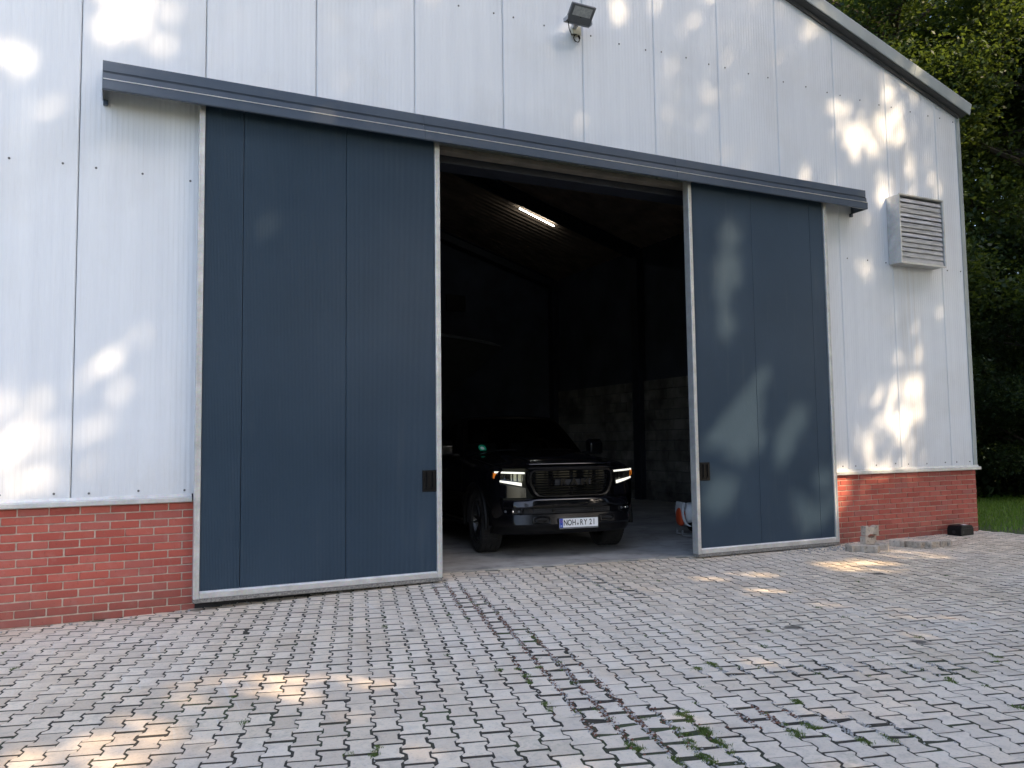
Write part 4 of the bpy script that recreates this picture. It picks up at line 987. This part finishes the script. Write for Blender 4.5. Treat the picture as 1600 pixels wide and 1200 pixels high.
# bait box
bb = tag(empty('bait_box', (11.62, -.2, -.010), .12, .9), 'black plastic bait box with white label beside the brick corner', 'bait box')
MB().prism([(-.20, 0), (.20, 0), (.195, .11), (.15, .165), (-.15, .165), (-.195, .11)], 'y', -.12, .12).build('box_body', M['black'], bb, bevel=.012, seg=2)
MB().box(-.16, .16, -.124, .124, .105, .118).build('lid_seam', M['dark'], bb, bevel=.002)
MB().box(.01, .11, -.07, .0, .1655, .168).build('label_sticker', M['pwhite'], bb)
MB().add([(-.202, -.0+.03*math.cos(a), .06+.03*math.sin(a)) for a in np.linspace(0, 6.28, 16, endpoint=False)], [tuple(range(16))]).build('entry_hole', M['pink'], bb)
MB().add([(-.13+.028*math.cos(a), -.1225, .06+.028*math.sin(a)) for a in np.linspace(0, 6.28, 16, endpoint=False)], [tuple(range(16))]).build('entry_hole', M['pink'], bb)

# ------------------------------------------------------------------ trees
def leaf_mesh(name, C, size, seed, mat, flat=.35):
    g = np.random.default_rng(seed); n = len(C); s = size*g.uniform(.6, 1.35, (n, 1))
    d = g.normal(size=(n, 3)); d[:, 2] *= .6; d /= np.linalg.norm(d, axis=1, keepdims=True)
    e = g.normal(size=(n, 3)); e[:, 2] *= flat; e -= d*(e*d).sum(1, keepdims=True); e /= np.linalg.norm(e, axis=1, keepdims=True)
    nn = np.cross(d, e)
    V = np.stack([C-d*s*.5, C+e*s*.32+nn*s*.06, C+d*s*.55-nn*s*.05, C-e*s*.32+nn*s*.06], 1).reshape(-1, 3)
    F = np.arange(4*n).reshape(n, 4); me = fast_mesh(name, V, F, 4); me.materials.append(mat); return me
def skeleton(h, base, rad, seed, lean=(0, 0)):
    """trunk with limbs; returns builder and limb tips"""
    r = random.Random(seed); b = MB(); tips = []; n = 9
    tr = [Vector((lean[0]*t*t+r.gauss(0, .10)*t, lean[1]*t*t+r.gauss(0, .10)*t, h*.86*t)) for t in [i/n for i in range(n+1)]]
    r0 = h*.021+.06; b.tube(tr, [r0*(1-.86*i/n)*(1.25 if i == 0 else 1) for i in range(n+1)], 9)
    for k in range(22):
        t = r.uniform(.0, 1); z = base*.8+(h*.84-base*.8)*t; i = min(n-1, int(z/(h*.86)*n)); p = tr[i].lerp(tr[i+1], z/(h*.86)*n-i)
        an = k*2.4+r.uniform(-.4, .4); prof = math.sin(math.pi*(.18+.80*(1-t)**.8)) if t > .0 else .6; L = rad*(.45+.6*prof)*r.uniform(.75, 1.1); up = r.uniform(.15, .7)
        pts = [p]; dirv = Vector((math.cos(an), math.sin(an), up)).normalized()
        for q in range(1, 6):
            dirv = (dirv+Vector((r.gauss(0, .16), r.gauss(0, .16), r.gauss(.03, .12)))).normalized(); pts.append(pts[-1]+dirv*L/5)
            tips.append((pts[-1], q/5))
            if q >= 2:
                for _ in range(2):
                    dd = (dirv+Vector((r.gauss(0, .8), r.gauss(0, .8), r.gauss(0, .5)))).normalized(); e = pts[-1]+dd*L*.25*r.uniform(.5, 1.2)
                    b.tube([pts[-1], e], [.025, .008], 4, caps=False); tips.append((e, 1.0))
        b.tube(pts, [max(.016, r0*.36*(1-j/5.5)*(1-t*.5)) for j in range(6)], 6, caps=False)
    tips.append((tr[-1]+Vector((0, 0, .4)), 1))
    return b, tips
def crown_pts(tips, n, sp, seed, keep=None):
    g = np.random.default_rng(seed); T_ = np.array([list(t[0]) for t in tips]); w = np.array([.35+t[1] for t in tips]); i = g.choice(len(T_), n, p=w/w.sum())
    C = T_[i]+g.normal(size=(n, 3))*sp*np.array([1, 1, .62]); return C
def tree_proto(h, base, rad, nl, ls, sp, seed, lm, lean=(0, 0)):
    b, tips = skeleton(h, base, rad, seed, lean); tm_ = b.mesh('trunk', smooth=True); tm_.materials.append(M['bark'])
    return tm_, leaf_mesh('crown', crown_pts(tips, nl, sp, seed+1), ls, seed+2, lm)
PA = tree_proto(17, 2.2, 5.0, 80000, .115, .40, 11, M['leafA'], (-.8, .3))
PB = tree_proto(15, 1.6, 4.6, 80000, .11, .40, 23, M['leafB'], (.6, .2))
PC = tree_proto(8, .5, 3.6, 50000, .10, .40, 37, M['leafC'])
def plant(proto, loc, rz, s, label, cat='tree', name='tree', group='trees beside the warehouse'):
    t = tag(empty(name, loc, rz, s), label, cat, group); inst('trunk', proto[0], t); inst('crown', proto[1], t); return t
plant(PA, (18.6, 6.0, -.1), .4, 1.0, 'tall oak-leaved tree rising just behind the roof edge')
plant(PB, (21.5, 3.4, -.1), 2.1, 1.05, 'broad leafy tree at the edge of the lawn, farthest to the right')
plant(PA, (17.0, 11.5, -.1), 3.3, 1.05, 'dark tall tree seen over the roof verge at the side of the warehouse', group='trees beside the warehouse')
plant(PB, (23.5, 10.0, -.1), 5.0, 1.15, 'big tree in the second row behind the lawn')
plant(PA, (27.0, 6.0, -.1), 1.2, 1.2, 'far tree closing the gap at the picture edge')
plant(PB, (21.5, 16.5, -.1), .9, 1.2, 'far tree with pale sunlit leaves above the roof slope')
plant(PC, (19.6, 3.6, -.15), .3, .62, 'low dark shrub directly behind the grass strip', 'shrub', 'shrub', 'shrubs behind the lawn')
plant(PC, (17.6, 6.4, -.15), 1.9, .75, 'dark shrub close to the warehouse corner', 'shrub', 'shrub', 'shrubs behind the lawn')
plant(PC, (22.4, 2.4, -.15), 4.0, .66, 'low dark shrub at the right end of the grass strip', 'shrub', 'shrub', 'shrubs behind the lawn')
plant(PC, (16.0, 9.5, -.15), 5.2, .9, 'tall dark shrub hugging the side of the warehouse', 'shrub', 'shrub', 'shrubs behind the lawn')
plant(PC, (21.0, 6.5, -.15), 2.6, .95, 'tall dark shrub filling the space under the big trees', 'shrub', 'shrub', 'shrubs behind the lawn')
plant(PB, (25.8, 13.6, -.1), 3.9, 1.2, 'far tree between the roof slope and the big tree behind the lawn')
plant(PA, (20.4, 9.3, -.1), 5.6, 1.0, 'middle tree with leaning trunk behind the warehouse corner')
plant(PA, (24.6, 5.0, -.1), 2.7, 1.1, 'tree in the second row at the right end of the lawn')
# a far wood behind everything
def wood(name, spots, seed, n, ls, label):
    g = np.random.default_rng(seed); C = []
    for (x, y, h, r_) in spots:
        k = n//len(spots); u = g.normal(size=(k, 3)); u /= np.linalg.norm(u, axis=1, keepdims=True); rad_ = g.uniform(.55, 1, (k, 1))**.5
        C.append(np.array([x, y, h*.5])+u*rad_*np.array([r_, r_, h*.52]))
    me = leaf_mesh(name, np.concatenate(C), ls, seed, M['leafA']); return tag(inst(name, me), label, 'wood', kind='stuff')
wood('far_wood', [(30+6*math.cos(a)+18*t, 24-22*t, 30+2*math.sin(a*5), 6.5) for a, t in zip(range(9), np.linspace(-.4, 1.2, 9))], 91, 170000, .55, 'mass of dark trees far behind the lawn')
# grass strip
gs = []
V = []; F = []; gr = random.Random(9)
def blade(x, y, z, h):
    an = gr.uniform(0, 6.28); w = .006; dx, dy = math.cos(an)*w, math.sin(an)*w; ln = gr.uniform(-.5, .5)*h; b = len(V)
    V.extend([(x-dx, y-dy, z), (x+dx, y+dy, z), (x+dx*.5-dy/w*ln*.5, y+dy*.5+dx/w*ln*.5, z+h*.7), (x-dy/w*ln, y+dx/w*ln, z+h)]); F.append((b, b+1, b+2, b+3))
for _ in range(60000):
    x = gr.uniform(12.5, 24); y = gr.uniform(-1.2, 9)
    if y > (x-12.4)*.95+1.6 or (x < 16 and y < -.6): continue
    dens = min(1, max(.04, (x-12.5)*.35+(y+.5)*.45))
    if gr.random() > dens: continue
    blade(x, y, gz(x)-.036, gr.uniform(.04, .11))
me = fast_mesh('grass', V, F, 4); me.materials.append(M['grass']); tag(inst('grass', me), 'short green grass of the lawn beside the warehouse', 'grass', kind='stuff')
# ivy-like undergrowth at the foot of the far trees
g = np.random.default_rng(5); nU = 26000; ux = g.uniform(14, 26, nU); uy = g.uniform(2.5, 14, nU); ok = (uy > (ux-19)*-.6+3.2) | (ux > 24)
uz = np.abs(g.normal(0, .55, nU))*(1+.6*np.sin(ux*1.7)*np.cos(uy*1.3)); C = np.stack([ux, uy, uz], 1)[ok & ((ux-12.6)*.85 > (uy-1.0)*.2)]
C = C[C[:, 1] > 4.2-.10*(C[:, 0]-16)]
tag(inst('undergrowth', leaf_mesh('undergrowth', C, .16, 77, M['leafC'])), 'dark leafy undergrowth below the trees behind the lawn', 'undergrowth', kind='stuff')

# the row of tall trees along the far side of the yard, behind the viewer: their crowns are cut open so the sun lands in chosen patches
GAPW = [(0.10,5.70,0.35,0.23),(11.04,6.67,0.45,0.52),(9.89,6.13,0.38,0.22),(10.42,5.92,0.17,0.18),(11.39,6.01,0.21,0.17),(11.54,5.35,0.38,0.19),(10.58,5.13,0.29,0.12),(10.78,1.80,0.65,0.67),(10.27,1.33,0.48,0.24),(11.04,1.41,0.58,0.19),(11.14,2.39,0.32,0.25),(9.68,4.69,0.13,0.10),(10.13,4.10,0.11,0.12),(8.92,5.29,0.18,0.09),(5.19,5.46,0.07,0.25),(5.80,7.08,0.14,0.10),(-0.66,1.50,0.30,0.34),(-0.88,1.95,0.14,0.22),(-0.12,2.10,0.17,0.34),(-0.44,1.72,0.12,0.30),(-.05,1.5,.10,.16),(-1.05,1.25,.2,.15),(9.12,7.51,0.16,0.14),(11.46,3.20,0.27,0.25),(-0.95,5.01,0.13,0.15),
        (7.52,1.87,0.24,0.38),(7.22,1.21,0.43,0.41),(6.88,0.64,0.21,0.20),(7.28,4.00,0.17,0.26),(7.18,3.48,0.20,0.17),(7.18,2.88,0.15,0.15),(8.58,0.39,0.33,0.22),(8.23,1.44,0.16,0.34),(8.78,0.64,0.17,0.26),(9.30,.70,.16,.30)]
GAPG = [(0.91,-3.10,0.47,0.44),(0.04,-3.68,0.44,0.37),(-0.38,-3.85,0.19,0.24),(7.87,-1.57,0.51,0.42),(9.13,-1.26,0.39,0.38),(4.85,-1.83,0.14,0.20),(6.47,-1.39,0.21,0.23),(5.83,-1.41,0.20,0.25),(5.88,-3.04,0.17,0.15),(6.25,-3.67,0.24,0.23),(4.88,-1.40,0.16,0.19),(1.52,-3.30,0.17,0.18),(5.83,-2.28,0.31,0.21)]
S = np.array(SUN)
def carve(C, seed):
    """drop the leaves that would shade the listed sun patches, shaping the light"""
    g = np.random.default_rng(seed); t = -C[:, 1]/S[1]; W = C-(C[:, 1]/S[1])[:, None]*S       # where the leaf's shadow meets the front wall
    Gd = C-(C[:, 2]/S[2])[:, None]*S
    rag = .22*np.sin(W[:, 0]*9.1+W[:, 2]*4.3)+.2*np.sin(W[:, 2]*11.7-W[:, 0]*5.9)
    keep = np.ones(len(C)); nd = len(GAPW)-10
    for gi, (x, z, a, b) in enumerate(GAPW):
        du, dv_ = W[:, 0]-x, W[:, 2]-z; du2 = du*.83-dv_*.55; dv2 = du*.55+dv_*.83       # stretched down to the left, as the light falls
        keep[(du2/(a*1.1+.06))**2+(dv2/(b*1.5+.08))**2 < 1.0+rag] = (.16 if a > .25 else .26) if gi < nd else .02
    for (x, y, a, b) in GAPG: keep[((Gd[:, 0]-x)/(a+.08))**2+((Gd[:, 1]-y)/(b+.1))**2 < 1.0+rag] = .15
    return C[g.random(len(C)) < keep]
for k, (x, y, h, r_) in enumerate([(2.5, -15.5, 21, 3.6), (7.0, -17.0, 24, 3.8), (11.5, -15.6, 25, 3.8), (16.0, -16.8, 26, 3.8), (20.5, -15.4, 26, 3.8), (25.0, -16.5, 25, 3.8), (29.5, -14.5, 24, 3.8), (33.0, -10.0, 25, 4.6), (30.0, -5.5, 22, 4.2)]):
    b, tips = skeleton(h, 6.0, r_*.8, 300+k); t = tag(empty('tree', (x, y, -.1)), ['broad', 'tall', 'slender', 'leaning', 'dense', 'heavy', 'old', 'added outer', 'added shady'][k]+' leafy tree in the row on the far side of the yard', 'tree', 'trees along the far side of the yard')
    b.build('trunk', M['bark'], t, smooth=True)
    g = np.random.default_rng(400+k); n = 15000; u = g.normal(size=(n, 3)); u /= np.linalg.norm(u, axis=1, keepdims=True)
    C = np.array([x, y, 6.2+(h-6.2)/2])+u*(g.uniform(0, 1, (n, 1))**.42)*np.array([r_*1.05, r_*.8, (h-5)/2])
    if k < 7: C = carve(C, 500+k)  # last two, uncut trees are added to shade the trees by the lawn
    inst('crown', leaf_mesh('crown', C-np.array([x, y, -.1]), .34, 600+k, M['leafB']), t)

for k in range(11):  # bushes added out of view to block low sky and darken reflections
    plant(PC, (-1+k*3.4, -19.5+1.2*math.sin(k*2.1), -.15), k*1.7, .95+.2*math.sin(k*1.3), ['low', 'wide', 'thick', 'rounded', 'shaggy', 'upright', 'sparse', 'broad', 'squat', 'tangled', 'end'][k]+' bush added out of view below the tree row to block the low sky', 'shrub', 'shrub', 'unseen bushes added to darken reflections')
